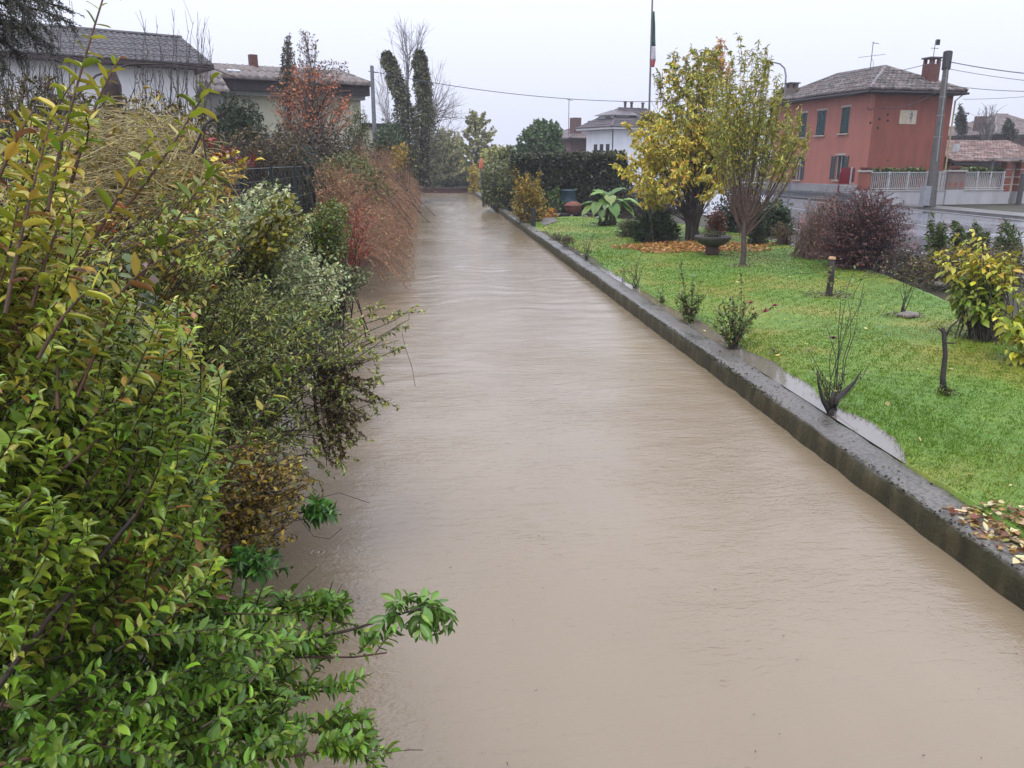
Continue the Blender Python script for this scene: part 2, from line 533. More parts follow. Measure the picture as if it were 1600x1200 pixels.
def wet_concrete(name, top=False):
    m, nt, b, o = nodes_of(name)
    n1 = noise(nt, 1.3, 6); n2 = noise(nt, 22, 5); n3 = noise(nt, 5, 5, mp=(1, 1, .25))
    geo = nt.nodes.new('ShaderNodeNewGeometry')
    sp = nt.nodes.new('ShaderNodeSeparateXYZ')
    nt.links.new(geo.outputs['Normal'], sp.inputs[0])
    face = cramp(nt, n3.outputs['Fac'], [(.25, K(40, 38, 18)), (.5, K(66, 61, 32)), (.75, K(104, 92, 60))])
    topc = cramp(nt, n1.outputs['Fac'], [(.3, K(88, 84, 78)), (.7, K(124, 118, 110))])
    speck = cramp(nt, n2.outputs['Fac'], [(.38, (.28, .31, .18)), (.53, (1, 1, 1))])
    topm = mixc(nt, .75, topc.outputs['Color'], speck.outputs['Color'], 'MULTIPLY')
    isup = nt.nodes.new('ShaderNodeMapRange')
    isup.inputs['From Min'].default_value = .35; isup.inputs['From Max'].default_value = .8
    nt.links.new(sp.outputs['Z'], isup.inputs['Value'])
    nt.links.new(mixc(nt, isup.outputs['Result'], face.outputs['Color'], topm), b.inputs['Base Color'])
    rr = cramp(nt, n1.outputs['Fac'], [(.35, (.18,) * 3), (.65, (.5,) * 3)])
    nt.links.new(mixc(nt, isup.outputs['Result'], (.8, .8, .8), rr.outputs['Color']), b.inputs['Roughness'])
    bump(nt, n2.outputs['Fac'], .8, .02, b)
    return m
def make_wall():
    ys = np.arange(1.5, 80.01, .25)
    n = len(ys)
    prof = [(WX0, -.6), (WX0, .0), (WX0, .14), (WX0 + .004, WTOP - .03), (WX0 + .03, WTOP), (WX0 + .15, WTOP + .004), (WX0 + .28, WTOP + .002), (WX1 - .02, WTOP - .004), (WX1, WTOP - .03), (WX1, -.2)]
    px = np.array([p[0] for p in prof]); pz = np.array([p[1] for p in prof])
    X = np.repeat(px[None], n, 0) + rng.normal(0, .010, (n, len(prof))) + (.012 * np.sin(ys * .7))[:, None]
    Z = np.repeat(pz[None], n, 0) + rng.normal(0, .004, (n, len(prof))) + (.010 * np.sin(ys * .43 + 1))[:, None]
    Y = np.repeat(ys[:, None], len(prof), 1)
    v = np.stack([X, Y, Z], -1).reshape(-1, 3)
    i = np.arange(len(v)).reshape(n, len(prof))
    f = np.stack([i[:-1, :-1], i[:-1, 1:], i[1:, 1:], i[1:, :-1]], -1).reshape(-1, 4)[:, ::-1]
    th = thing('river_wall', 'low mossy wet concrete retaining wall between the brown river and lawn', 'wall', (WX0, 1.5, 0))
    me = mesh_np('wall_body', v - V3(WX0, 1.5, 0), f, smooth=True)
    link('wall_body', me, wet_concrete('wet_concrete'), th)
    # moss tufts along the front edge and fallen leaves caught on top
    k = 7000
    y = 2.5 + 36 * rng.random(k) ** 1.6
    dens = np.sin(y * 1.3) + np.sin(y * .47 + 2) + rng.normal(0, .7, k) > -.3
    y = y[dens]; k = len(y)
    p = np.stack([WX0 + rng.uniform(-.012, .05, k) + (rng.random(k) < .3) * rng.uniform(0, .36, k), y, np.full(k, WTOP - .012)], -1) - V3(WX0, 1.5, 0)
    L = dict(p=p, d=nz(rng.normal(0, 1, (k, 3)) * V3(1, 1, .4) + V3(-.3, 0, .15)), n=nz(rng.normal(0, .6, (k, 3)) + V3(0, 0, 1)), l=rng.uniform(.015, .05, k), w=rng.uniform(.01, .03, k),
             c=pick([(3, (52, 54, 24)), (2, (70, 78, 30)), (2, (45, 38, 26))], k))
    link('moss', leaf_mesh('moss', L, 'leaf2'), LEAF, th, 'stuff')
make_wall()

def lawn_z(x, y):
    x, y = np.asarray(x, float), np.asarray(y, float)
    wid = .42 + .20 * np.sin(y * .55 + .6) + .12 * np.sin(y * 1.9) + .08 * np.sin(y * 4.3 + x * 2)
    wid = wid * (.36 + .5 * np.exp(-((y - 8.8) / 2.3) ** 2))
    m = smooth01((y - 6.4) / 1.4)           # no standing water close to the bridge
    s = smooth01((x - WX1 - m * wid * .75) / .28 + (1 - m) * 1.1)
    z = .215 + .085 * s + .05 * smooth01((x - 5.2) / 6) + .012 * np.sin(x * 1.3 + y * .4) + .010 * np.sin(y * 1.1 - x * .7) + .004 * np.sin(x * 6 + y * 5) + .010 * np.sin(x * 19 + y * 7) * np.sin(y * 15 - x * 5)
    return z
LAWN_R = [(2, 10.6), (8, 9.9), (12.5, 10.0), (16, 10.9), (19, 11.6), (24, 12.2), (30, 12.6), (36, 11.8), (40, 9.5), (42, 7.6)]
def lawn_right(y):
    return np.interp(y, [a for a, b in LAWN_R], [b for a, b in LAWN_R])
LAWN_PAL = None
def make_lawn():
    ys = np.linspace(1.6, 42, 240)
    t = np.concatenate([[0.0], np.linspace(0.0005, 1, 90) ** 1.5])
    X = WX1 - .01 + t[None] * (lawn_right(ys)[:, None] - WX1)
    Y = np.repeat(ys[:, None], len(t), 1)
    Z = lawn_z(X, Y)
    Z[:, 0] = .08
    v = np.stack([X, Y, Z], -1).reshape(-1, 3)
    i = np.arange(len(v)).reshape(X.shape)
    f = np.stack([i[:-1, :-1], i[:-1, 1:], i[1:, 1:], i[1:, :-1]], -1).reshape(-1, 4)
    m, nt, b, o = nodes_of('lawn_turf')
    n1 = noise(nt, .42, 3); n2 = noise(nt, 30, 5); n3 = noise(nt, 3.2, 4)
    c1 = cramp(nt, n1.outputs['Fac'], [(.38, K(98, 136, 28)), (.52, K(116, 144, 32)), (.62, K(146, 144, 48))])
    c2 = cramp(nt, n2.outputs['Fac'], [(.3, (.72, .75, .68)), (.7, (1.1, 1.1, 1.05))])
    c3 = cramp(nt, n3.outputs['Fac'], [(.3, (.75, .8, .8)), (.7, (1.1, 1.1, 1))])
    q = mixc(nt, 1.0, c1.outputs['Color'], c2.outputs['Color'], 'MULTIPLY')
    nt.links.new(mixc(nt, 1.0, q, c3.outputs['Color'], 'MULTIPLY'), b.inputs['Base Color'])
    b.inputs['Roughness'].default_value = .6
    bump(nt, n2.outputs['Fac'], .5, .03, b)
    tag(link('lawn', mesh_np('lawn', v, f, smooth=True), m), kind='structure')
    # grass blades
    parts = []
    for y0, y1, dens, hh, ww in ((4.2, 8, 3000, .026, .0036), (8, 13, 2000, .025, .0052), (13, 20, 900, .024, .0070), (20, 32, 420, .034, .0095), (32, 41, 160, .04, .012)):
        w = 7.5
        k = int((y1 - y0) * w * dens)
        y = rng.uniform(y0, y1, k); x = WX1 + w * rng.random(k)
        ok = x < lawn_right(y) - .1
        x, y = x[ok], y[ok]
        z = lawn_z(x, y)
        wet = z < .262
        keep = ~wet | (rng.random(len(x)) < np.where(z > .236, .55, .10))
        # thinner and yellower where the turf is worn
        worn = 1.5 * np.exp(-((x - 6.0) / .8) ** 2 - ((y - 5.6) / 1.1) ** 2) + np.sin(x * .9 + 1.2) * np.sin(y * .55 + .4) + .5 * np.sin(x * 2.1 - y * .8)
        keep &= rng.random(len(x)) < np.where(worn > .75, .55, 1.0)
        x, y, z, wet, worn = x[keep], y[keep], z[keep], wet[keep], worn[keep]
        k = len(x)
        h = hh * np.exp(rng.normal(0, .3, k)) * np.where(wet, 2.0, np.where((z < .29) & (x < WX1 + 1.2) & (y > 6), 1.6, 1))
        a = rng.uniform(0, 6.28, k); lean = rng.normal(0, .8, (k, 2))
        base = np.stack([x, y, z - .004], -1)
        side = np.stack([np.cos(a), np.sin(a), np.zeros(k)], -1) * (ww * np.exp(rng.normal(0, .25, k)))[:, None]
        tip = base + np.stack([lean[:, 0] * h, lean[:, 1] * h, h], -1)
        vv = np.stack([base - side, base + side, tip], 1).reshape(-1, 3)
        g = pick([(6, (104, 144, 36)), (4, (90, 132, 32)), (2, (134, 150, 48)), (1, (92, 122, 40))], k, .10, .92)
        yel = pick([(3, (164, 160, 62)), (2, (150, 132, 74)), (2, (140, 150, 50))], k, .10, .92)
        useY = rng.random(k) < np.clip((worn + .05) * .6, 0, .7)
        g[useY] = yel[useY]
        parts.append((vv, np.repeat(g, 3, 0)))
    vv = np.concatenate([p[0] for p in parts]); cc = np.concatenate([p[1] for p in parts])
    o = link('grass', mesh_np('grass', vv, np.arange(len(vv)).reshape(-1, 3), cc), GRASS)
    tag(o, 'short wet lawn grass between the river wall and shrub bed', 'grass', kind='stuff')
make_lawn()

def make_puddle():
    m, nt, b, o = nodes_of('puddle_water')
    b.inputs['Base Color'].default_value = (*K(140, 132, 120, .5), 1)
    b.inputs['Roughness'].default_value = .03
    b.inputs['IOR'].default_value = 1.6
    n = noise(nt, 14, 3); bump(nt, n.outputs['Fac'], .12, .006, b)
    ys = np.linspace(6.2, 34, 60); xs = np.linspace(WX1 + .004, 6.0, 8)
    X, Y = np.meshgrid(xs, ys)
    v = np.stack([X, Y, np.full_like(X, .262)], -1).reshape(-1, 3)
    i = np.arange(len(v)).reshape(X.shape)
    f = np.stack([i[:-1, :-1], i[:-1, 1:], i[1:, 1:], i[1:, :-1]], -1).reshape(-1, 4)
    tag(link('puddle', mesh_np('puddle', v, f), m), kind='structure')
make_puddle()

def make_road():
    m, nt, b, o = nodes_of('wet_asphalt')
    n1 = noise(nt, .25, 4, mp=(1, .35, 1)); n2 = noise(nt, 30, 3)
    c = cramp(nt, n1.outputs['Fac'], [(.35, K(112, 112, 118)), (.65, K(140, 140, 146))])
    nt.links.new(c.outputs['Color'], b.inputs['Base Color'])
    r = cramp(nt, n1.outputs['Fac'], [(.42, (.04,) * 3), (.62, (.22,) * 3)])
    nt.links.new(r.outputs['Color'], b.inputs['Roughness'])
    b.inputs['IOR'].default_value = 1.6
    bump(nt, n2.outputs['Fac'], .05, .003, b)
    def strip(name, pl, pr, z, mat):
        v = []
        for (xa, ya), (xb, yb) in zip(pl, pr):
            v += [(xa, ya, z), (xb, yb, z)]
        f = [(2 * i, 2 * i + 1, 2 * i + 3, 2 * i + 2) for i in range(len(pl) - 1)]
        return tag(link(name, mesh_np(name, np.array(v), np.array(f)), mat), kind='structure')
    strip('road', [(14.2, -30), (14.2, 20), (14.4, 60), (15.5, 160)], [(29.3, -30), (29.3, 20), (28.3, 60), (27, 160)], .430, m)
    pv = plain('pavement_grey', K(120, 116, 112), K(92, 90, 88), 3, .35, .1, .01)
    mb = MB()
    pts = [(29.3, -30), (29.3, 20), (28.3, 60), (27, 160)]
    for a, b_ in zip(pts, pts[1:]):
        mb.add([(a[0], a[1], .4), (a[0] + 2.0, a[1], .4), (b_[0] + 2.0, b_[1], .4), (b_[0], b_[1], .4), (a[0], a[1], .55), (a[0] + 2.0, a[1], .55), (b_[0] + 2.0, b_[1], .55), (b_[0], b_[1], .55)],
               [(4, 5, 6, 7), (0, 4, 7, 3), (1, 2, 6, 5), (0, 1, 5, 4)])
    tag(mb.build('pavement', pv), kind='structure')
    white = plain('road_paint', K(205, 205, 205), K(150, 150, 150), 8, .4, 0)
    strip('lane_marking', [(15.0, 5), (15.1, 60)], [(15.14, 5), (15.24, 60)], .434, white)
    strip('lane_marking', [(28.6, 5), (28.5, 20), (27.7, 60)], [(28.74, 5), (28.64, 20), (27.84, 60)], .434, white)
    strip('lane_marking', [(21.6, 5), (21.4, 60)], [(21.74, 5), (21.54, 60)], .434, white)
    # lane behind the footbridge at the end of the river
    strip('road', [(-40, 92), (40, 92)], [(-40, 97), (40, 97)], .60, m)
make_road()

def make_end_bridge():
    Y = 82.4
    th = thing('footbridge', 'low brick red footbridge with dark railing crossing the far end of the river', 'bridge', (1.3, Y, 0))
    MB().box(-4.2, 4.2, -.0, 2.2, -.5, .42).build('deck', plain('bridge_brick', K(96, 56, 48), K(64, 40, 36), 9, .7, .3), th)
    MB().box(-4.3, 4.3, -.08, .22, .42, .54).build('coping', plain('bridge_cap', K(88, 76, 66), None, 6, .6), th)
    dk = plain('dark_rail', K(38, 48, 44), None, 5, .5)
    for k in range(6):
        MB().box(-4 + k * 1.6, -3.93 + k * 1.6, 1.95, 2.02, .42, 1.75).build('post', dk, th)
    for z in (1.72, 1.2):
        MB().tube([(-4.2, 1.985, z), (4.2, 1.985, z)], .03, 6).build('rail', dk, th)
    E = np.stack([rng.uniform(-3.3, 3.2, 500), rng.uniform(.3, 1.3, 500), rng.uniform(.6, 1.5, 500)], -1) + V3(1.3, Y, 0)
    S = E * V3(1, 1, 0) + V3(0, 0, .45)
    shrub('clipped_hedge', 'low dark clipped hedge along the footbridge at the river end', 'hedge', (1.3, Y + .8, .43), E, 14, .2, .12, .08,
          [(3, (62, 74, 48)), (1, (84, 92, 58))], S=S, nstem=60, r0=.01)
make_end_bridge()
# ================================================================== buildings
def zrot(a): return np.array([[math.cos(a), -math.sin(a), 0], [math.sin(a), math.cos(a), 0], [0, 0, 1]])
def local(p, o, a): return zrot(a).T @ (np.asarray(p) - np.asarray(o))

def tile_roof(xl0, xr0, xl1, xr1, frm, length, pitch=.22, row=.34, amp=.045, th=.05):
    """corrugated tile courses on a (possibly hipped) slope. Local slope coords: x across, s up the slope.
    frm(x, s, h) -> 3D point h above the slope."""
    nrow = max(2, int(round(length / row)))
    V, F = [], []
    for j in range(nrow):
        s0, s1 = length * j / nrow, length * (j + 1) / nrow + .05
        rows = []
        f0 = j / nrow; f1 = min(1, (j + 1) / nrow)
        a, b = xl0 + (xl1 - xl0) * f0, xr0 + (xr1 - xr0) * f0
        a1, b1 = xl0 + (xl1 - xl0) * f1, xr0 + (xr1 - xr0) * f1
        st = pitch / 4
        k0, k1 = math.floor(min(a, a1) / st), math.ceil(max(b, b1) / st)
        xs = np.arange(k0, k1 + 1) * st
        jit = .02 * math.sin(j * 7.1)
        base = len(V)
        for i, x in enumerate(xs):
            hgt = amp * abs(math.cos(math.pi * (x + .0) / pitch)) + .012 * math.sin(math.floor(x / pitch) * 12.9 + j * 4.1)
            xa, xb = min(max(x, a), b), min(max(x, a1), b1)
            V.append(frm(xa, s0 + jit, -.01)); V.append(frm(xa, s0 + jit, hgt + th)); V.append(frm(xb, min(s1, length), hgt + .012))
        for i in range(len(xs) - 1):
            p = base + 3 * i
            F.append((p, p + 3, p + 4, p + 1)); F.append((p + 1, p + 4, p + 5, p + 2))
    return mesh_np('tiles', np.array(V), np.array(F))
def roof_mat(name, cs, wet=.45):
    if name in MATS: return MATS[name]
    m, nt, b, o = nodes_of(name)
    t = nt.nodes.new('ShaderNodeTexCoord')
    vo = nt.nodes.new('ShaderNodeTexVoronoi'); vo.inputs['Scale'].default_value = 3.6
    nt.links.new(t.outputs['Object'], vo.inputs['Vector'])
    sp = nt.nodes.new('ShaderNodeSeparateColor'); nt.links.new(vo.outputs['Color'], sp.inputs[0])
    k = len(cs)
    r = cramp(nt, sp.outputs[0], [((i + .5) / k, c) for i, c in enumerate(cs)])
    n = noise(nt, 1.2, 5); n2 = cramp(nt, n.outputs['Fac'], [(.3, (.65, .65, .65)), (.7, (1.15, 1.12, 1.1))])
    nt.links.new(mixc(nt, 1, r.outputs['Color'], n2.outputs['Color'], 'MULTIPLY'), b.inputs['Base Color'])
    b.inputs['Roughness'].default_value = wet
    MATS[name] = m
    return m
def stucco(name, c, var=.82, streak=.88):
    if name in MATS: return MATS[name]
    m, nt, b, o = nodes_of(name)
    n1 = noise(nt, .9, 6); n2 = noise(nt, 2.0, 5, mp=(1, 1, .18)); n3 = noise(nt, 40, 3)
    a = cramp(nt, n1.outputs['Fac'], [(.3, tuple(x * var for x in c)), (.7, c)])
    s = cramp(nt, n2.outputs['Fac'], [(.38, (streak,) * 3), (.6, (1.04,) * 3)])
    nt.links.new(mixc(nt, 1, a.outputs['Color'], s.outputs['Color'], 'MULTIPLY'), b.inputs['Base Color'])
    b.inputs['Roughness'].default_value = .8
    bump(nt, n3.outputs['Fac'], .25, .01, b)
    MATS[name] = m
    return m
DARKGLASS = plain('window_glass', (.02, .025, .03), (.04, .05, .06), 2, .08, 0)
def hip_roof(th, x0, x1, y0, y1, ze, rise, mat, ov=.45, sides='fblr', pitch=.24, row=.36, ridge_axis='y', amp=.05, eave=None):
    """hipped roof over the rectangle; slopes named f(y0) b(y1) l(x0) r(x1)"""
    X0, X1, Y0, Y1 = x0 - ov, x1 + ov, y0 - ov, y1 + ov
    if ridge_axis == 'y':
        half = (X1 - X0) / 2; ra, rb = V3((X0 + X1) / 2, Y0 + half, ze + rise), V3((X0 + X1) / 2, Y1 - half, ze + rise)
    else:
        half = (Y1 - Y0) / 2; ra, rb = V3(X0 + half, (Y0 + Y1) / 2, ze + rise), V3(X1 - half, (Y0 + Y1) / 2, ze + rise)
    def slope(A, B, Cc, D):      # eave A->B, ridge D..C above
        A, B, Cc, D = map(np.asarray, (A, B, Cc, D))
        ex = nz(B - A); w = np.linalg.norm(B - A)
        up = D - A; up = up - ex * np.dot(up, ex); ln = np.linalg.norm(up); us = up / ln; n = np.cross(ex, us)
        xl1, xr1 = np.dot(D - A, ex), np.dot(Cc - A, ex)
        return tile_roof(0, w, xl1, xr1, lambda x, s, h: A + ex * x + us * s + n * h, ln, pitch, row, amp)
    c = [V3(X0, Y0, ze), V3(X1, Y0, ze), V3(X1, Y1, ze), V3(X0, Y1, ze)]
    if ridge_axis == 'y':
        S = dict(f=(c[0], c[1], ra, ra), r=(c[1], c[2], rb, ra), b=(c[2], c[3], rb, rb), l=(c[3], c[0], ra, rb))
    else:
        S = dict(f=(c[0], c[1], rb, ra), r=(c[1], c[2], rb, rb), b=(c[2], c[3], ra, rb), l=(c[3], c[0], ra, ra))
    for k in sides:
        link('roof_tiles', slope(*S[k]), mat, th, 'stuff')
    e = MB().box(X0 + .03, X1 - .03, Y0 + .03, Y1 - .03, ze - .22, ze - .02)
    e.add([c[0] - V3(0, 0, .02), c[1] - V3(0, 0, .02), c[2] - V3(0, 0, .02), c[3] - V3(0, 0, .02), ra - V3(0, 0, .06), rb - V3(0, 0, .06)],
          [(0, 1, 4), (1, 2, 5, 4), (2, 3, 5), (3, 0, 4, 5)] if ridge_axis == 'y' else [(0, 1, 5, 4), (1, 2, 5), (2, 3, 4, 5), (3, 0, 4)])
    e.build('eaves', eave or plain('eaves_dark', K(52, 42, 40), None, 5, .6), th)
    rp = MB()
    for a, b in ((ra, rb), (c[0], ra), (c[1], ra), (c[2], rb), (c[3], rb)):
        rp.tube([a + V3(0, 0, .05), b + V3(0, 0, .05)], .12, 6)
    rp.build('ridge_caps', mat, th)
    return ra, rb

# ---------------------------------------------------------------- the red corner house
RA = rad(7)
RO = P(1345, 290, 52); RO[2] = .5
red = thing('red_house', 'two storey brick red plastered house with hipped tile roof and green shutters across the road', 'house', RO, RA)
W, LN = 6.15, 11.5
ZE = 6.75
redpale = stucco('plaster_pale_red', K(174, 108, 92, .72), .88, .93)  # side wall plaster, paler and pinker than the front
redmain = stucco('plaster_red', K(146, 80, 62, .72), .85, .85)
def wall_with_windows(name, parent, along, length, fixed, z0, z1, openings, mat, thick=.3, outward=-1):
    """along 'x' or 'y'; fixed = outer face coordinate; openings (a0,a1,z0,z1)"""
    cuts = sorted(set([0, length] + [o[0] for o in openings] + [o[1] for o in openings]))
    zs = sorted(set([z0, z1] + [o[2] for o in openings] + [o[3] for o in openings]))
    mb = MB()
    lo, hi = (fixed, fixed + thick) if outward < 0 else (fixed - thick, fixed)
    for a, b in zip(cuts, cuts[1:]):
        for c, d in zip(zs, zs[1:]):
            mid = ((a + b) / 2, (c + d) / 2)
            if any(o[0] < mid[0] < o[1] and o[2] < mid[1] < o[3] for o in openings): continue
            if along == 'x': mb.box(a, b, lo, hi, c, d)
            else: mb.box(lo, hi, a, b, c, d)
    # merge so that the inner joints vanish
    me = bpy.data.meshes.new(name); me.from_pydata(mb.v, [], mb.f)
    bm = bmesh.new(); bm.from_mesh(me)
    bmesh.ops.remove_doubles(bm, verts=bm.verts, dist=.0005)
    seen = {}
    for f in list(bm.faces):
        key = tuple(sorted(v.index for v in f.verts)); seen.setdefault(key, []).append(f)
    bmesh.ops.delete(bm, geom=[f for fs in seen.values() if len(fs) > 1 for f in fs], context='FACES_ONLY')
    bm.to_mesh(me); bm.free()
    return link(name, me, mat, parent)
def lp(u, v, face):
    """photo position -> local coordinates on the left ('y') or right ('x') face of the red house"""
    q = hit(u, v, RO, math.degrees(RA) + (90 if face == 'y' else 0))
    return local(q, RO, RA)
wins = []
for (u0, u1, v0, v1, opened) in ((1276, 1290, 173, 211, 0), (1314, 1327, 168, 208, 0), (1243.5, 1252, 245, 281, 1), (1305, 1318, 243, 281, 1), (1250, 1260, 177, 214, 0)):
    a, b = lp(u0, (v0 + v1) / 2, 'y'), lp(u1, (v0 + v1) / 2, 'y')
    t = lp((u0 + u1) / 2, v0, 'y')[2]; bt = lp((u0 + u1) / 2, v1, 'y')[2]
    wins.append((min(a[1], b[1]), max(a[1], b[1]), bt, t, opened))
wall_with_windows('side_wall', red, 'y', LN, 0, 1.0, ZE, [w[:4] for w in wins], redpale)
MB().box(-.03, .30, .0, LN, 0, .998).build('plinth', stucco('plinth_grey', K(150, 148, 148), .85), red)
MB().box(-.035, .25, .0, LN, 1.0, 1.05).build('plinth_cap', plain('plinth_cap', K(190, 186, 180), None, 4, .6), red)
shut = plain('shutter_green', K(28, 74, 74), K(20, 56, 58), 5, .5, .1)
stone = plain('sill_stone', K(188, 176, 160), K(150, 140, 128), 6, .7)
curt = plain('curtain_cloth', K(150, 140, 130), K(90, 84, 80), 3, .8)
def red_window(i, a0, a1, z0, z1, opened):
    w = MB().box(.16, .19, a0 + .003, a1 - .003, z0 + .003, z1 - .003).build('window', DARKGLASS, red)
    MB().box(.10, .15, (a0 + a1) / 2 - .03, (a0 + a1) / 2 + .03, z0 + .01, z1 - .01).box(.10, .15, a0 + .01, a0 + .07, z0 + .01, z1 - .01).box(.10, .15, a1 - .07, a1 - .01, z0 + .01, z1 - .01).build('window_frame', plain('frame_white', K(180, 176, 168), None, 3, .5), w)
    MB().box(-.12, .05, a0 - .12, a1 + .12, z0 - .10, z0 - .003).build('sill', stone, w)
    MB().box(-.02, .05, a0 - .10, a1 + .10, z1 + .003, z1 + .14).build('lintel', stone, w)
    n = 11
    def leaf_panel(b0, b1, xo):
        s = MB().box(xo - .02, xo + .02, b0, b0 + .06, z0 + .01, z1 - .01).box(xo - .02, xo + .02, b1 - .06, b1, z0 + .01, z1 - .01)
        for k in range(n):
            zc = z0 + .06 + (z1 - z0 - .12) * (k + .5) / n
            s.box(xo - .012, xo + .012, b0 + .058, b1 - .058, zc - .045, zc + .045)
        s.build('shutter', shut, red)
    m = (a0 + a1) / 2
    if opened:
        h = (a1 - a0) / 2
        leaf_panel(a0 - h - .02, a0 - .02, -.035); leaf_panel(a1 + .02, a1 + h + .02, -.035)
        MB().box(.20, .22, a0 + .05, a1 - .05, z0 + .4, z1 - .05).build('curtain', curt, w)
    else:
        leaf_panel(a0 + .01, m - .004, .03); leaf_panel(m + .004, a1 - .01, .03)
for i, w in enumerate(wins): red_window(i, *w)
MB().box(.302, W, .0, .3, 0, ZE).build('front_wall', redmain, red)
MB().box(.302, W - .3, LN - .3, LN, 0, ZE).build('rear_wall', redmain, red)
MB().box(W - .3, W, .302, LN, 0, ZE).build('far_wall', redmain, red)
MB().box(0, .3, 0.004, LN - .01, ZE + .004, ZE + .05).build('wall_plate', redpale, red)
redroof = roof_mat('aged_clay_tiles', [K(50, 45, 43), K(100, 86, 80), K(68, 58, 54), K(138, 124, 118), K(92, 64, 54), K(44, 40, 39), K(114, 103, 98)], .38)
ra, rb = hip_roof(red, 0, W, 0, LN, ZE + .26, 1.75, redroof, .55, pitch=.34, row=.46, amp=.10)
MB().tube([(-.62, -.60, ZE + .12), (-.62, LN + .5, ZE + .12)], .075, 8).tube([(-.62, -.62, ZE + .12), (W + .6, -.62, ZE + .12)], .075, 8).build('gutter', plain('gutter_dark', K(58, 50, 48), None, 4, .4, metal=.4), red)
MB().tube([(W + .1, -.10, .1), (W + .1, -.10, ZE - .3), (W + .3, -.45, ZE + .05)], .05, 8).build('downpipe', plain('downpipe', K(190, 170, 120), None, 4, .5), red)
def chimney(parent, x, y, z0, z1, w, mat):
    c = MB().box(x - w, x + w, y - w, y + w, z0, z1 - .32).build('chimney', mat, parent)
    for sx_ in (-1, 1):
        for sy_ in (-1, 1):
            MB().box(x + sx_ * (w - .1) - .09, x + sx_ * (w - .1) + .09, y + sy_ * (w - .1) - .09, y + sy_ * (w - .1) + .09, z1 - .318, z1).build('chimney_pier', mat, c)
    MB().box(x - w - .09, x + w + .09, y - w - .09, y + w + .09, z1 + .002, z1 + .09).build('chimney_cap', plain('cap_stone', K(86, 78, 74), None, 5, .7), c)
    return c
chb = plain('chimney_brick', K(118, 66, 54), K(84, 52, 46), 8, .75, .3)
q = lp(1467, 150, 'x'); chimney(red, q[0] - .05, 1.0, ZE + .3, ZE + 2.35, .38, chb)
MB().tube([(q[0], 1.0, ZE + 2.45), (q[0], 1.0, ZE + 3.5)], .02, 5).tube([(q[0] - .25, 1.0, ZE + 3.0), (q[0] + .3, 1.0, ZE + 3.0)], .018, 5).box(q[0] + .05, q[0] + .35, .99, 1.01, ZE + 3.2, ZE + 3.55).build('weather_vane', plain('vane_iron', K(50, 48, 50), None, 4, .5, metal=.5), red)
chimney(red, .5, LN - 1.3, ZE + .2, ZE + 1.5, .34, plain('chimney_grey', K(128, 112, 100), K(96, 84, 76), 8, .75, .3))
an = MB().tube([(ra[0] - .3, ra[1] + 1.2, ra[2] - .1), (ra[0] - .3, ra[1] + 1.2, ra[2] + 1.75)], .025, 6)
an.tube([(ra[0] - 1.3, ra[1] + 1.2, ra[2] + .72), (ra[0] + .75, ra[1] + 1.2, ra[2] + .98)], .015, 5)
an.tube([(ra[0] - .35, ra[1] + 1.2, ra[2] + 1.68), (ra[0] + .15, ra[1] + 1.2, ra[2] + 1.64)], .022, 5)
for k in range(7):
    xx = ra[0] - 1.2 + k * .3
    zz = ra[2] + .73 + k * .038
    an.tube([(xx, ra[1] + 1.0, zz), (xx, ra[1] + 1.4, zz)], .01, 4)
an.tube([(ra[0] - .3, ra[1] + 1.2, ra[2] + .7), (ra[0] - .12, ra[1] + 1.2, ra[2] + .5), (ra[0] - .08, ra[1] + 1.2, ra[2])], .014, 5)
an.build('antenna', plain('antenna_metal', K(110, 110, 116), None, 4, .4, metal=.6), red)
# sundial plaque, wall lamp hook and old scaffold holes on the front wall
a, b = lp(1407, 172, 'x'), lp(1430, 194, 'x')
plq = MB().box(a[0], b[0], -.035, -.003, b[2], a[2]).build('sundial_plaque', plain('plaque_cream', K(206, 196, 176), K(182, 172, 150), 5, .7), red)
pm = MB()
cx, cz = (a[0] + b[0]) / 2 - .05, a[2] - .3
for k in range(9):
    w = math.pi * (1.05 + .9 * k / 8)
    pm.add([(cx + .12 * math.cos(w), -.040, cz + .1 * math.sin(w)), (cx + .45 * math.cos(w), -.040, cz + .5 * math.sin(w)), (cx + .45 * math.cos(w + .06), -.040, cz + .5 * math.sin(w + .06))], [(0, 1, 2)])
pm.build('sundial_lines', plain('sundial_ochre', K(190, 160, 90), None, 5, .8), plq)
pm = MB()
prof = [(.12, .42), (.26, .36), (.34, .18), (.33, -.05), (.26, -.18), (.3, -.3), (.16, -.34), (.2, -.16), (.1, -.04), (.2, .08), (.1, .2), (.2, .3)]
pm.add([((a[0] + b[0]) / 2 + p[0] * .95, -.041, (a[2] + b[2]) / 2 + p[1]) for p in prof], [tuple(range(len(prof)))])
pm.build('sundial_figure', plain('sundial_grey', K(136, 134, 136), None, 6, .8), plq)
for (u, v) in ((1387, 179), (1374, 186), (1387, 188.5), (1360, 192), (1371.5, 200), (1387, 250.5)):
    q = lp(u, v, 'x'); r = .085 if v < 240 else .06
    MB().tube([(q[0], -.012, q[2]), (q[0], .01, q[2])], r, 10).build('wall_hole', plain('hole_dark', K(46, 30, 28), None, 5, .9), red)
q = lp(1359, 168, 'x')
MB().tube([(q[0] - .2, -.003, q[2]), (q[0] - .15, -.1, q[2] - .1), (q[0], -.15, q[2] - .14), (q[0] + .2, -.1, q[2] - .06)], .03, 6).build('wall_bracket', plain('vane_iron', (0, 0, 0)), red)

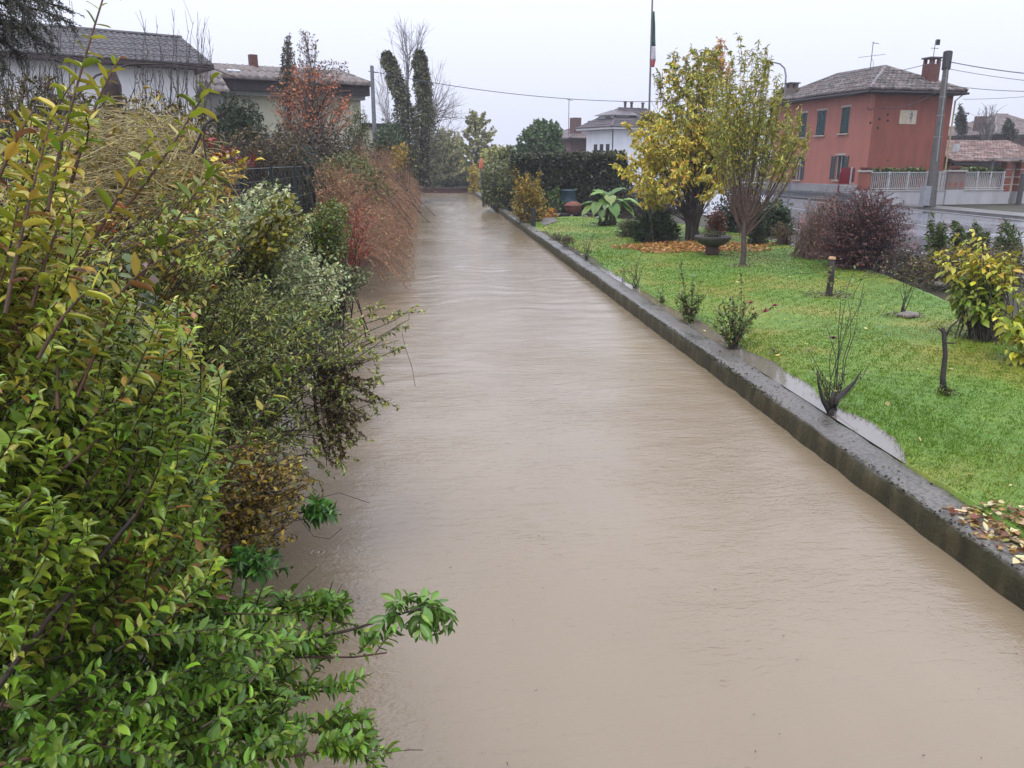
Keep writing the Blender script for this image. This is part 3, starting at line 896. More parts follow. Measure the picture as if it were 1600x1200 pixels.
# ---------------------------------------------------------------- small tiled outbuilding right of the red house
OA = rad(3)
OO = P(1482, 300, 56); OO[2] = .5
out = thing('garage_outbuilding', 'low outbuilding with sloping clay tile roof beside the red house', 'outbuilding', OO, OA)
MB().box(.2, 7.5, .6, 5, 0, 2.5).build('wall', stucco('garage_cream', K(176, 164, 146)), out)
MB().box(.0, 7.7, -.12, .12, 2.35, 2.6).build('beam', plain('eaves_dark', (0, 0, 0)), out)
A = V3(-.2, -.2, 2.62); ex = V3(1, 0, 0); us = nz(V3(0, 1, .30)); nn = np.cross(ex, us)
link('roof_tiles', tile_roof(0, 8.2, 0, 8.2, lambda x, s, h: A + ex * x + us * s + nn * h, 5.2, .26, .38, .05), roof_mat('outbuilding_tiles', [K(116, 80, 68), K(146, 118, 106), K(98, 72, 64), K(160, 140, 130)], .5), out, 'stuff')
MB().add([(-.2, -.2, 2.58), (8, -.2, 2.58), (8, 4.9, 4.0), (-.2, 4.9, 4.0), (-.2, 4.9, 2.5), (8, 4.9, 2.5)], [(0, 1, 2, 3), (0, 3, 4), (1, 5, 2), (2, 5, 4, 3)]).build('roof_deck', plain('eaves_dark', (0, 0, 0)), out)
MB().box(4.2, 5.0, .56, .59, .2, 2.2).build('door', plain('garage_door', K(120, 98, 84), None, 4, .6), out)

# ---------------------------------------------------------------- white house beyond the hedge
def simple_house(name, label, u, v, D, z0, ang, wx, ly, ze, rise, wallm, roofm, ov=.5, rows=.4, eave=None):
    o = P(u, v, D); o[2] = z0
    th = thing(name, label, 'house', o, ang)
    MB().box(0, wx, 0, ly, 0, ze).build('wall', wallm, th)
    hip_roof(th, 0, wx, 0, ly, ze + .24, rise, roofm, ov, pitch=.4, row=rows, ridge_axis='x' if wx > ly else 'y', eave=eave)
    return th, o
slate = roof_mat('grey_brown_tiles', [K(84, 74, 76), K(96, 86, 86), K(76, 68, 72)], .4)
WA = rad(24)
wh, wo_ = simple_house('white_house', 'white two storey house with dark hipped roof and three chimney pipes beyond the hedge', 957, 235, 86, .5, WA, 9.0, 5.0, 5.9, 2.1, stucco('white_plaster', K(226, 228, 232, .9), .95, .96), slate, .9, eave=plain('soffit_white', K(206, 206, 208), None, 4, .6))
dark = plain('window_dark', K(60, 56, 62), K(44, 42, 48), 3, .3, 0)
for k in range(3):
    y0 = .55 + k * 1.15
    w = MB().box(-.03, .05, y0, y0 + .65, 2.7, 4.4).build('window', dark, wh)
    MB().box(-.05, .04, y0 - .08, y0 + .73, 2.60, 2.695).build('sill', stone, w)
MB().box(-.04, .06, 3.9, 4.8, 2.2, 3.0).build('balcony', dark, wh)
MB().tube([(-.06, -.06, 0), (-.06, -.06, 5.85)], .06, 6).build('downpipe', plain('gutter_dark', (0, 0, 0)), wh)
for x in (3.5, 4.4, 6.0):
    c = MB().tube([(x, 2.6, 7.0), (x, 2.6, 8.85)], .15, 10).build('chimney', plain('chimney_pipe', K(74, 66, 66), None, 4, .6), wh)
    MB().tube([(x, 2.6, 8.852), (x, 2.6, 9.0)], .2, 10).build('chimney_cap', plain('cap_stone', (0, 0, 0)), c)
d = MB().box(.6, 2.8, .9, 3.6, 6.2, 7.45).build('dormer', stucco('white_plaster', (0, 0, 0)), wh)
MB().add([(.1, .5, 7.452), (4.0, .5, 7.452), (4.0, 4.0, 7.452), (.1, 4.0, 7.452), (1.4, 2.2, 8.05), (3.8, 2.2, 8.05)], [(0, 3, 2, 1), (0, 1, 5, 4), (1, 2, 5), (2, 3, 4, 5), (3, 0, 4)]).build('dormer_roof', slate, d)
MB().box(.56, .598, 1.3, 2.3, 6.7, 7.3).build('dormer_window', dark, d)

bh, _ = simple_house('brick_house', 'small brown brick house left of the white house behind the hedge', 891, 235, 92, .5, rad(20), 6, 8, 4.9, 1.2, plain('brick_brown', K(118, 88, 82), K(92, 70, 68), 3, .8, .3), roof_mat('brick_house_tiles', [K(120, 104, 100), K(140, 122, 116), K(100, 90, 88)], .4), .4)
MB().box(1, 2.0, 1, 2.0, 5.2, 7.5).build('chimney', plain('brick_brown', (0, 0, 0)), bh)
MB().box(3.4, 4.2, 1, 1.9, 5.2, 7.2).build('chimney', plain('brick_brown', (0, 0, 0)), bh)
MB().box(2.4, 3.4, -.03, .05, 2.6, 3.9).build('window', dark, bh)
MB().tube([(.4, 1.2, 5), (.4, 1.2, 9.6)], .04, 5).tube([(.1, 1.2, 9.5), (.9, 1.2, 9.4)], .03, 4).build('antenna', plain('antenna_metal', (0, 0, 0)), bh)

# ---------------------------------------------------------------- far houses at the right edge
fb, _ = simple_house('far_brick_house', 'distant dark brick house with hipped roof at the right edge', 1552, 235, 95, .5, rad(12), 12, 10, 5.4, 2.6, plain('brick_red', K(104, 66, 60), K(80, 54, 50), 2.5, .8, .3), roof_mat('far_tiles', [K(126, 110, 106), K(144, 128, 122), K(106, 94, 92)], .5), .4)
MB().box(.6, 1.6, 3, 4, 5.4, 7.9).build('chimney', plain('brick_red', (0, 0, 0)), fb)
MB().box(4.2, 5.2, -.03, .03, 2.3, 3.8).build('window', dark, fb)
fy, _ = simple_house('far_yellow_house', 'small ochre house between bare tree and red house', 1494, 235, 105, .5, rad(18), 7, 8, 4.6, 2.2, stucco('ochre', K(160, 136, 96)), roof_mat('far_tiles', []), .4)

# ---------------------------------------------------------------- left: white house with dark tile roof
LA = rad(30.8)
LO = P(302, 98, 40); LZ = LO[2]; LO[2] = 1.5
lh = thing('white_villa', 'long white house with dark grey tile roof on the left behind bare twigs', 'house', LO, LA)
EH = LZ - 1.5
LL = 13.5
MB().box(-LL, 0, 0, 9, 0, EH - .03).build('wall', stucco('villa_white', K(224, 224, 224, .9), .93, .95), lh)
A = V3(-LL - .5, -.75, EH - .15); ex = V3(1, 0, 0); us = nz(V3(0, 1, .35)); nn = np.cross(ex, us)
rl = 5.25 / us[1]
darktile = roof_mat('dark_grey_tiles', [K(70, 66, 68), K(92, 88, 88), K(80, 76, 78)], .35)
link('roof_tiles', tile_roof(0, LL + 1.3, 0, LL + 1.3, lambda x, s, h: A + ex * x + us * s + nn * h, rl, .30, .40, .05), darktile, lh, 'stuff')
R1 = A + us * rl
MB().add([A + V3(0, 0, -.04), A + V3(LL + 1.3, 0, -.04), R1 + V3(LL + 1.3, 0, -.04), R1 + V3(0, 0, -.04), (A[0], 9.75, A[2]), (A[0] + LL + 1.3, 9.75, A[2]), A + V3(0, .0, -.2), A + V3(LL + 1.3, 0, -.2), (A[0], 9.75, A[2] - .2), (A[0] + LL + 1.3, 9.75, A[2] - .2)],
         [(0, 1, 2, 3), (3, 2, 5, 4), (6, 7, 1, 0), (7, 9, 5, 1), (9, 8, 4, 5), (8, 6, 0, 4), (1, 5, 2), (0, 3, 4), (6, 8, 9, 7)]).build('roof_deck', plain('fascia_brown', K(66, 48, 44), None, 5, .6), lh)
MB().tube([R1 + V3(0, 0, .06), R1 + V3(LL + 1.3, 0, .06)], .11, 6).build('ridge_caps', darktile, lh)
MB().box(-6.7, -6.1, -.03, .06, EH - 2.6, EH - 1.8).build('window', dark, lh)
MB().box(-11.0, -10.3, -.03, .06, EH - 2.6, EH - 1.8).build('window', dark, lh)
for k in range(8):
    MB().box(-1.0 - k * 1.7, -.88 - k * 1.7, -.72, -.004, EH - .42, EH - .26).build('rafter', plain('fascia_brown', (0, 0, 0)), lh)

# ---------------------------------------------------------------- left: cream house further back
CA = rad(27)
CO = P(571, 150, 53); CZ = CO[2]; CO[2] = 1.5
ch = thing('cream_house', 'cream house with corrugated grey brown roof and dark eaves behind the orange tree', 'house', CO, CA)
EH2 = CZ - 1.5; L2 = 11.4
MB().box(-L2, 0, .9, 8, 0, EH2).build('wall', stucco('cream_plaster', K(200, 198, 172, .9), .9, .95), ch)
MB().box(-L2 - .2, .25, -.2, .88, EH2 + .0, EH2 + .60).build('deep_eaves', plain('soffit_dark', K(52, 38, 40), K(36, 28, 30), 3, .7), ch)
MB().box(-L2 - .1, .1, .3, .87, EH2 - .25, EH2 - .003).build('gutter', plain('gutter_white', K(190, 190, 184), None, 4, .5), ch)
A = V3(-L2 - .4, -.45, EH2 + .63); us = nz(V3(0, 1, .235)); nn = np.cross(ex, us); rl = 4.9 / us[1]
ctile = roof_mat('grey_brown_ridged', [K(112, 100, 94), K(134, 122, 114), K(98, 88, 84)], .5)
link('roof_tiles', tile_roof(0, L2 + .8, 0, L2 + .4, lambda x, s, h: A + ex * x + us * s + nn * h, rl, .5, 3.0, .22), ctile, ch, 'stuff')
R1 = A + us * rl
MB().add([A + V3(0, 0, -.03), A + V3(L2 + .8, 0, -.03), R1 + V3(L2 + .4, 0, -.03), R1 + V3(0, 0, -.03), (A[0], 9.4, A[2]), (A[0] + L2 + .8, 9.4, A[2])], [(0, 1, 2, 3), (3, 2, 5, 4), (1, 5, 2), (0, 3, 4), (0, 4, 5, 1)]).build('roof_deck', plain('soffit_dark', (0, 0, 0)), ch)
MB().tube([R1 + V3(0, 0, .08), R1 + V3(L2 + .4, 0, .08)], .12, 6).build('ridge_caps', ctile, ch)
for x, s in ((3.2, 1.6), (9.6, 1.7)):
    c0 = A + ex * x + us * s + nn * .16
    MB().add([c0, c0 + ex * .8, c0 + ex * .8 + us * .55, c0 + us * .55, c0 + nn * .08, c0 + ex * .8 + nn * .08, c0 + ex * .8 + us * .55 + nn * .08, c0 + us * .55 + nn * .08], [(4, 5, 6, 7), (0, 1, 5, 4), (1, 2, 6, 5), (2, 3, 7, 6), (3, 0, 4, 7)]).build('skylight', plain('skylight_glass', K(200, 206, 214), None, 2, .1, 0), ch)
MB().box(-6.4, -5.9, 3.9, 4.4, EH2 + 1.2, EH2 + 2.6).build('chimney', plain('chimney_brick', (0, 0, 0)), ch)
MB().box(.3, 3.2, 2, 7, 0, EH2 - 1.9).build('annex', stucco('cream_plaster', (0, 0, 0)), ch)
MB().box(.1, 3.5, 1.7, 7.2, EH2 - 1.898, EH2 - 1.65).build('annex_roof', plain('soffit_dark', (0, 0, 0)), ch)
# low shed between the two houses
SO = P(352, 150, 46); SZ = P(352, 118, 46)[2]; SO[2] = 1.5
sh = thing('grey_shed', 'narrow shed with ridged grey roof between the two left houses', 'shed', SO, CA)
MB().box(-4.2, 0, 0, 4, 0, SZ - 1.5 - 1.0).build('wall', stucco('shed_grey', K(150, 146, 138)), sh)
A = V3(-4.4, -.3, SZ - 1.5 - 1.0); us = nz(V3(0, 1, .55)); nn = np.cross(ex, us)
link('roof_tiles', tile_roof(0, 4.6, 0, 4.6, lambda x, s, h: A + ex * x + us * s + nn * h, 2.6, .42, .8, .10), ctile, sh, 'stuff')
MB().add([A + V3(0, 0, -.03), A + V3(4.6, 0, -.03), A + ex * 4.6 + us * 2.6, A + us * 2.6, (-4.4, 4.3, A[2]), (.2, 4.3, A[2])], [(0, 1, 2, 3), (3, 2, 5, 4), (1, 5, 2), (0, 3, 4)]).build('roof_deck', plain('soffit_dark', (0, 0, 0)), sh)
# ================================================================== street and garden furniture
galv = plain('galvanised', K(140, 142, 146), K(110, 112, 116), 5, .4, 0, metal=.3)
paintw = plain('fence_paint', K(190, 190, 190), K(160, 160, 160), 4, .5, 0)
def polyline(a, b, n, sag):
    a, b = np.asarray(a, float), np.asarray(b, float)
    return [a + (b - a) * t - V3(0, 0, 4 * sag * t * (1 - t)) for t in np.linspace(0, 1, n)]

# guard rail
gA, gB = P(1188, 299, 44), P(1322, 306, 37.5)
gz = .43
gr = thing('guard_rail', 'grey metal guard rail along the wet road behind the garden', 'guard rail', (gA[0], gA[1], gz))
o_ = V3(gA[0], gA[1], gz)
gdir = (gB - gA) * V3(1, 1, 0)
for t in (-.2, .12, .37, .62, .87):
    p = gA + gdir * t - o_
    MB().box(p[0] - .05, p[0] + .05, p[1] - .05, p[1] + .05, 0, 1.75 if abs(t - .37) < .01 else 1.3).build('post', galv, gr)
bm_ = MB(); n = V3(-gdir[1], gdir[0], 0); n = nz(n) * -.06
a = gA - gdir * .25 - o_; b = gB + gdir * .1 - o_
for z0, z1, off in ((.95, 1.05, 1.0), (1.05, 1.12, 1.5), (1.12, 1.19, 1.5), (1.19, 1.27, 1.0)):
    bm_.add([V3(a[0], a[1], z0) + n, V3(b[0], b[1], z0) + n, V3(b[0], b[1], z1) + n * off, V3(a[0], a[1], z1) + n * off, V3(a[0], a[1], z0) + n * .7, V3(b[0], b[1], z0) + n * .7, V3(b[0], b[1], z1) + n * .7, V3(a[0], a[1], z1) + n * .7], [(0, 1, 2, 3), (7, 6, 5, 4), (0, 4, 5, 1), (3, 2, 6, 7)])
bm_.build('beam', galv, gr)
MB().tube(polyline(V3(a[0], a[1], 1.66), V3(b[0], b[1], 1.66), 12, .05), .018, 5).build('cable', galv, gr)

# red notice panel
q = P(1319, 287, 50); q[2] = .55
rp_ = thing('notice_board', 'dark red upright panel on posts before the red house window', 'panel', q, RA)
MB().box(-.32, .32, -.05, .05, 1.15, 2.2).build('board', plain('panel_red', K(128, 26, 40), K(110, 22, 34), 3, .35, 0), rp_)
MB().box(.36, .45, -.04, .05, 0, 2.22).build('post', paintw, rp_); MB().box(-.42, -.35, -.04, .05, 0, 1.9).build('post', plain('panel_red', (0, 0, 0)), rp_)
MB().box(.46, .66, -.04, .04, 1.3, 2.15).build('side_board', plain('panel_red_dark', K(100, 30, 40), None, 3, .5, 0), rp_)

# street lamp
q = P(1229, 145, 62); b0 = V3(q[0], q[1], .5); top = P(1228, 118, 62)
sl_ = thing('street_lamp', 'tall curved grey street lamp behind the yellow green trees', 'street lamp', b0)
arm = [V3(0, 0, 0), V3(0, 0, 5), top - b0]
e1, e2, e3, e4 = P(1226, 107, 62) - b0, P(1219, 100, 62) - b0, P(1212, 98, 62) - b0, P(1207, 97.5, 62) - b0
MB().tube(arm + [e1, e2, e3, e4], [.1, .09, .07, .065, .06, .055, .05], 8).build('pole', galv, sl_)
h0, h1 = e4, P(1197, 96.5, 62) - b0
MB().tube([h0 + V3(.05, 0, 0), h0 * .6 + h1 * .4, h1], [.06, .13, .09], 8).build('lamp_head', plain('lamp_grey', K(120, 122, 130), None, 4, .4, 0), sl_)

# flag pole with a drooping tricolour
q = P(1018, 150, 50); b0 = V3(q[0], q[1], .5); tp = P(1021, -60, 50)
fp = thing('flag_pole', 'tall thin dark flag pole rising behind the yellow tree', 'flag pole', b0)
MB().tube([V3(0, 0, 0), (tp - b0) * .5, tp - b0], [.08, .065, .05], 8).build('pole', plain('pole_dark', K(96, 96, 104), None, 4, .4, 0), fp)
fl = thing('flag', 'limp green white and red flag hanging down the flag pole', 'flag', P(1020, 105, 49.9))
fo = P(1020, 105, 49.9)
def flag_part(name, v0, v1, w0, w1, c):
    n = 9; V, F = [], []
    for i in range(n):
        t = i / (n - 1); v = v0 + (v1 - v0) * t; w = w0 + (w1 - w0) * t
        for k in range(8):
            x = k / 7
            p = P(1020.6 - .02 * (v - 18), v, 49.9) - fo + V3((x - .25) * w * .9, .06 * math.sin(x * 9 + v * .08), 0)
            V.append(p)
    for i in range(n - 1):
        for k in range(7):
            a = i * 8 + k; F.append((a, a + 1, a + 9, a + 8))
    me = mesh_np(name, np.array(V), np.array(F), smooth=True)
    o = link(name, me, c, fl)
    sm = o.modifiers.new('thickness', 'SOLIDIFY'); sm.thickness = .02
flag_part('green_band', 18, 72, .12, .30, plain('flag_green', K(20, 70, 48), K(14, 52, 38), 3, .7, 0))
flag_part('white_band', 72.2, 94, .30, .34, plain('flag_white', K(196, 192, 196), K(160, 158, 164), 3, .7, 0))
flag_part('red_band', 94.2, 105, .32, .18, plain('flag_red', K(170, 60, 56), K(140, 46, 46), 3, .7, 0))

# concrete utility pole by the fence, wires
pb = P(1453, 318, 46); pb[2] = .5; pt = P(1481, 84, 46)
up_ = thing('utility_pole', 'leaning grey concrete utility pole in front of the red house', 'utility pole', pb)
conc = plain('pole_concrete', K(74, 69, 64), K(52, 49, 47), 5, .6, .2)
w = pt - pb
MB().tube([V3(0, 0, 0), w * .25, w * .6, w], [.34, .27, .2, .15], 10).build('shaft', conc, up_)
MB().tube([w * .3 + V3(-.05, -.25, 0), w * .93 + V3(-.02, -.16, 0)], .035, 5).build('cable_duct', plain('duct_grey', K(130, 128, 126), None, 4, .5, 0), up_)
for t in (.32, .46, .6, .72, .84, .955, .985):
    MB().tube([w * t - V3(0, 0, .03), w * t + V3(0, 0, .03)], .30 - .14 * t, 10).build('band', galv, up_)
MB().tube([w * .90, w * 1.01], [.24, .26], 8).build('cross_bracket', plain('vane_iron', (0, 0, 0)), up_)
MB().box(w[0] * .38 + .25, w[0] * .38 + .62, -.32, -.28, w[2] * .38 - .12, w[2] * .38 + .28).build('sign_plate', plain('plate_white', K(190, 190, 190), None, 3, .5, 0), up_)
MB().box(-.62, -.22, -.3, .1, .15, 1.25).build('cabinet', plain('cabinet_grey', K(150, 154, 160), None, 3, .5, 0), up_)
wirem = plain('wire_dark', K(92, 92, 104), None, 3, .6, 0)
def wire(label, a, b, sag, r=.022, n=16):
    o = thing('overhead_wire', label, 'wire', a)
    MB().tube([p - np.asarray(a) for p in polyline(a, b, n, sag)], r, 5).build('cable', wirem, o)
wire('thick upper overhead wire right of the concrete utility pole', P(1481, 96, 46), P(1680, 121, 40), .12, .026)
wire('second overhead wire from the top right of the utility pole', P(1480, 107, 46), P(1680, 133, 40), .1, .016)
wire('third overhead wire right of the utility pole above roof level', P(1478, 133, 46), P(1680, 142, 40), .15, .018)
wire('lowest thin overhead wire rising right from the red house eave', P(1505, 155, 52), P(1680, 143, 42), .1, .014)
wire('overhead wire from street lamp to the utility pole over the roof', P(1481, 92, 46), P(1200, 140, 66), .35, .02)
wire('short slack wire from the utility pole to the red house wall', P(1473, 138, 46), P(1362, 166, 51.7), .5, .02)
wire('long overhead wire crossing the sky from the left pole', P(583, 112, 48), P(1180, 150, 60), .95, .022, 30)

# slim pole by the cream house
q = P(584, 190, 48); b0 = V3(q[0], q[1], 1.5); t0 = P(581, 103, 48)
o = thing('wooden_pole', 'slim grey utility pole beside the cream house', 'utility pole', b0)
MB().tube([V3(0, 0, 0), (t0 - b0) * V3(1, 1, 1)], [.15, .11], 8).build('shaft', plain('pole_wood', K(118, 120, 126), K(96, 98, 104), 6, .7), o)
MB().tube([t0 - b0 + V3(-.22, 0, -.3), t0 - b0 + V3(.3, 0, -.38)], .03, 5).build('bracket', galv, o)

# garden fence of the red house
FA = rad(6)
FO = P(1343, 318, 48.6); FO[2] = .5
def fence_pt(u, v): return local(hit(u, v, FO, 6), FO, FA)
def railing(name, label, u0, u1, zb, zt, n, lowwall, group='white railings before the red house'):
    x0, x1 = fence_pt(u0, 290)[0], fence_pt(u1, 290)[0]
    org = FO + zrot(FA) @ V3(x0, 0, 0)
    th = thing(name, label, 'fence', org, FA, group)
    ln = x1 - x0
    MB().box(0, ln, -.14, .14, 0, zb).build('low_wall', stucco('lowwall_white', K(182, 182, 184), .85), th)
    MB().box(-.02, ln + .02, -.18, .18, zb + .003, zb + .07).build('coping', plain('plinth_cap', (0, 0, 0)), th)
    bars = MB().box(0, .035, -.02, .02, zb + .1, zt - .02)
    ob = bars.build('baluster', paintw, th)
    for k in range(1, n):
        c = ob.copy(); COL.objects.link(c); c.parent = th; c.location = (ln * k / n, 0, 0)
    for z in (zb + .14, zt - .06):
        MB().box(0, ln, -.026, .026, z, z + .05).build('rail', paintw, th)
    for k in range(4):
        MB().box(ln * k / 3 - .05, ln * k / 3 + .05, -.045, .045, zb + .075, zt + .03).build('post', paintw, th)
    # hanging ivy along the top behind the railing
    k = 240
    E = org + (zrot(FA) @ np.stack([rng.uniform(0, ln, k), rng.uniform(.2, .6, k), rng.uniform(zt - .5, zt + .16, k)], 0)).T
    S = E * V3(1, 1, 0) + V3(0, .1, .7)
    return org, ln
r1, l1 = railing('white_railing', 'long white metal railing on low wall left of the utility pole', 1357, 1447, .85, 2.0, 30, 1)
r2, l2 = railing('white_railing', 'white metal railing on low wall right of the utility pole and painted pillar', 1504, 1566, .85, 2.0, 22, 1)
r3, l3 = railing('white_railing', 'short white railing between utility pole and painted pillar', 1462, 1475, .85, 2.0, 5, 1)
terra = plain('terracotta', K(150, 82, 62), K(120, 64, 50), 6, .7)
def pillar(u0, u1, label, mat, paint=False):
    x0, x1 = fence_pt(u0, 290)[0], fence_pt(u1, 290)[0]
    org = FO + zrot(FA) @ V3(x0, 0, 0); w = x1 - x0
    th = thing('fence_pillar', label, 'pillar', org, FA)
    MB().box(.01, w - .01, -.22, .22, 0, .9).build('base', stucco('lowwall_white', (0, 0, 0)), th)
    MB().box(.01, w - .01, -.2, .2, .903, 2.0).build('shaft', mat, th)
    MB().box(-.04, w + .04, -.27, .27, 2.003, 2.1).build('cap', plain('plinth_cap', (0, 0, 0)), th)
    if paint:
        for k in range(3):
            cx_ = w * (k + .5) / 3
            MB().add([(cx_ - .14, -.206, 1.25), (cx_, -.206, 1.0), (cx_ + .14, -.206, 1.25), (cx_, -.206, 1.42)], [(0, 1, 2, 3)]).build('painted_motif', plain('motif_orange', K(160, 90, 66), None, 5, .8, 0), th)
    return org, w
p1, w1 = pillar(1342, 1356, 'narrow red pillar at the left end of the white railing', stucco('plaster_red', (0, 0, 0)))
p2, w2 = pillar(1475.5, 1503, 'wide grey pillar with faded orange motif between railings', stucco('pillar_grey', K(132, 116, 110), .8, .8), True)
for (org, w, lab) in ((p1, w1, 'shallow terracotta bowl on the narrow red fence pillar'), (p2, w2, 'shallow terracotta bowl on the wide painted fence pillar')):
    c = org + zrot(FA) @ V3(w / 2, 0, 2.1)
    o = thing('terracotta_bowl', lab, 'bowl', c)
    MB().lathe([(.16, .0), (.26, .05), (.36, .16), (.38, .2), (.35, .2), (.3, .14)], n=16).build('bowl', terra, o, smooth=True)
# gate pillars of brick with a beam on the right
brick = plain('gate_brick', K(140, 76, 58), K(112, 62, 50), 5, .75, .3)
for u0, u1, lab in ((1568, 1578, 'left brick gate pillar with pale bands at the right edge'), (1590, 1604, 'right brick gate pillar with pale bands cut by the picture edge')):
    x0, x1 = fence_pt(u0, 290)[0], fence_pt(u1, 290)[0]; w = x1 - x0
    org = FO + zrot(FA) @ V3(x0, .2, 0)
    th = thing('gate_pillar', lab, 'pillar', org, FA, 'brick gate pillars')
    MB().box(-.03, w + .03, -.25, .25, 0, .75).build('base', stucco('lowwall_white', (0, 0, 0)), th)
    for k in range(4):
        MB().box(0, w, -.22, .22, .753 + k * .47, .753 + k * .47 + .4).build('brick_course', brick, th)
        MB().box(.0, w * .6, -.20, .20, .753 + k * .47 + .402, .753 + k * .47 + .468).build('pale_band', plain('plinth_cap', (0, 0, 0)), th)
x0, x1 = fence_pt(1546, 290)[0], fence_pt(1612, 290)[0]
org = FO + zrot(FA) @ V3(x0, .25, 0)
th = thing('gate_canopy', 'thin grey canopy beam over the brick gate at the right edge', 'canopy', org, FA)
MB().box(0, x1 - x0, -.5, .5, 2.72, 2.82).build('slab', plain('canopy_grey', K(150, 146, 142), None, 4, .6), th)
MB().box(.15, .25, -.05, .05, .5, 2.718).build('support', galv, th)
MB().box(x1 - x0 - .95, x1 - x0 - .85, -.05, .05, .0, 2.718).build('support', galv, th)
q = fence_pt(1584, 290)[0]; org = FO + zrot(FA) @ V3(q, -.6, 0)
th = thing('bollard_post', 'dark slim post standing before the brick gate', 'post', org)
MB().tube([V3(0, 0, 0), V3(0, 0, 1.85)], [.17, .14], 10).tube([V3(0, 0, 1.84), V3(0, 0, 1.95)], [.19, .1], 10).build('shaft', plain('post_dark', K(74, 70, 72), None, 5, .6), th)

# ---- garden
def gpt(u, v, z=.33):
    q = G(u, v, z); q[2] = float(lawn_z(q[0], q[1])) if WX1 < q[0] < 12.5 and q[1] < 42 else z
    return q
q = gpt(1112, 399)
th = thing('stone_planter', 'wide dark stone bowl planter on a squat pedestal under the yellow tree', 'planter', q)
stn = plain('planter_stone', K(92, 82, 76), K(60, 56, 52), 18, .7, .5, .03)
MB().lathe([(.20, 0), (.22, .04), (.20, .24), (.26, .28)], n=18).build('pedestal', plain('pedestal_brown', K(96, 66, 60), None, 8, .7), th)
MB().lathe([(.24, .282), (.40, .34), (.53, .46), (.57, .56), (.55, .58), (.50, .55), (.45, .5)], n=24).build('bowl', stn, th, smooth=True)
E = q + V3(0, 0, .5) + ellip(90, V3(0, 0, .1), (.4, .4, .18))
S = q + V3(0, 0, .5) + rng.normal(0, .15, (len(E), 3)) * V3(1, 1, .05)
shrub('trailing_plant', 'low dull green plant growing in the stone bowl planter', 'plant', q + V3(0, 0, .5), E, 9, .3, .05, .03, [(2, (70, 84, 44)), (1, (96, 88, 50))], S=S, nstem=30)
# fallen leaf ring around the yellow tree
def leaf_litter(name, label, pts, l, pal, n_up=.85):
    k = len(pts)
    L = dict(p=pts, d=nz(rng.normal(size=(k, 3)) * V3(1, 1, .18)), n=nz(rng.normal(size=(k, 3)) * .45 + V3(0, 0, 1)), l=l * np.exp(rng.normal(0, .25, k)), w=l * .6 * np.exp(rng.normal(0, .25, k)), c=pick(pal, k), curl=rng.uniform(-1, 2.5, k))
    o = link(name, leaf_mesh(name, L, 'leaf8'), LEAF)
    tag(o, label, 'leaves', kind='stuff')
k = 2600
a = rng.uniform(0, 6.28, k); r = np.sqrt(rng.random(k)) * (1 + .12 * np.sin(a * 5))
c = gpt(1082, 386)
x = c[0] + .1 + np.cos(a) * r * 2.7; y = c[1] - .1 + np.sin(a) * r * 1.75
leaf_litter('fallen_leaves', 'wide ring of rust brown fallen leaves under the yellow tree', np.stack([x, y, lawn_z(x, y) + rng.uniform(.02, .06, k)], -1), .11, [(4, (172, 116, 76)), (3, (196, 148, 96)), (2, (140, 92, 62)), (1, (206, 176, 110))])
k = 240
x = rng.uniform(4.75, 12, k); y = 5 + 30 * rng.random(k); ok = x < lawn_right(y) - .3; x, y = x[ok], y[ok]
leaf_litter('scattered_leaves', 'pale and brown leaves scattered over the lawn', np.stack([x, y, np.maximum(lawn_z(x, y), .262) + .035], -1), .075, [(3, (190, 178, 132)), (2, (150, 112, 70)), (2, (196, 186, 90))])
k = 520
t = rng.random(k)
pts = np.stack([4.45 + rng.normal(0, .16, k) + .5 * rng.random(k) ** 2, 4.6 + 1.35 * rng.random(k) - .1, np.zeros(k)], -1)
pts[:, 2] = np.where(pts[:, 0] < WX1, WTOP + .012, lawn_z(pts[:, 0], pts[:, 1]) + .03) + rng.uniform(0, .02, k)
pts = pts[pts[:, 0] > WX0 + .05]
leaf_litter('leaf_drift', 'drift of wet brown and cream leaves on the near end of the river wall', pts, .075, [(3, (146, 110, 76)), (3, (206, 196, 170)), (2, (112, 70, 56)), (1, (160, 150, 70))])

# stump post with a pale sawn top
q = gpt(1295, 461)
th = thing('sawn_stump', 'slim dark sawn off trunk with pale cut top on the lawn', 'stump', q)
MB().tube([V3(0, 0, -.03), V3(.0, 0, .06), V3(.012, 0, .4), V3(-.01, .01, .8)], [.11, .075, .066, .07], 10).build('trunk', bark((64, 54, 46)), th, smooth=True)
MB().tube([V3(-.01, .01, .80), V3(-.01, .01, .81), V3(-.005, .01, .86)], [.072, .085, .065], 10).build('cut_top', plain('cut_wood', K(206, 170, 128), K(180, 140, 100), 12, .7), th)
E = q + V3(0, 0, .45) + ellip(26, V3(0, 0, 0), (.3, .3, .3)); S = q + rng.normal(0, .02, (len(E), 3)) + V3(0, 0, .35)
L = twig_leaves(S, (S + E) / 2 + V3(0, 0, .05), E, 4, .4, .06, .03, [(1, (120, 140, 80)), (1, (150, 150, 90))])
leaves_to(th, L, 0, 'leaf2', q)
def soil_patch(label, q, r, n=260):
    a = rng.uniform(0, 6.28, n); rr = np.sqrt(rng.random(n)) * r
    x, y = q[0] + np.cos(a) * rr, q[1] + np.sin(a) * rr * .8
    leaf_litter('bark_mulch', label, np.stack([x, y, lawn_z(x, y) + rng.uniform(.015, .045, n)], -1), .05, [(3, (92, 80, 62)), (2, (66, 56, 44)), (1, (150, 140, 116))])
soil_patch('bare earth and dead leaves round the sawn stump', q, .55)
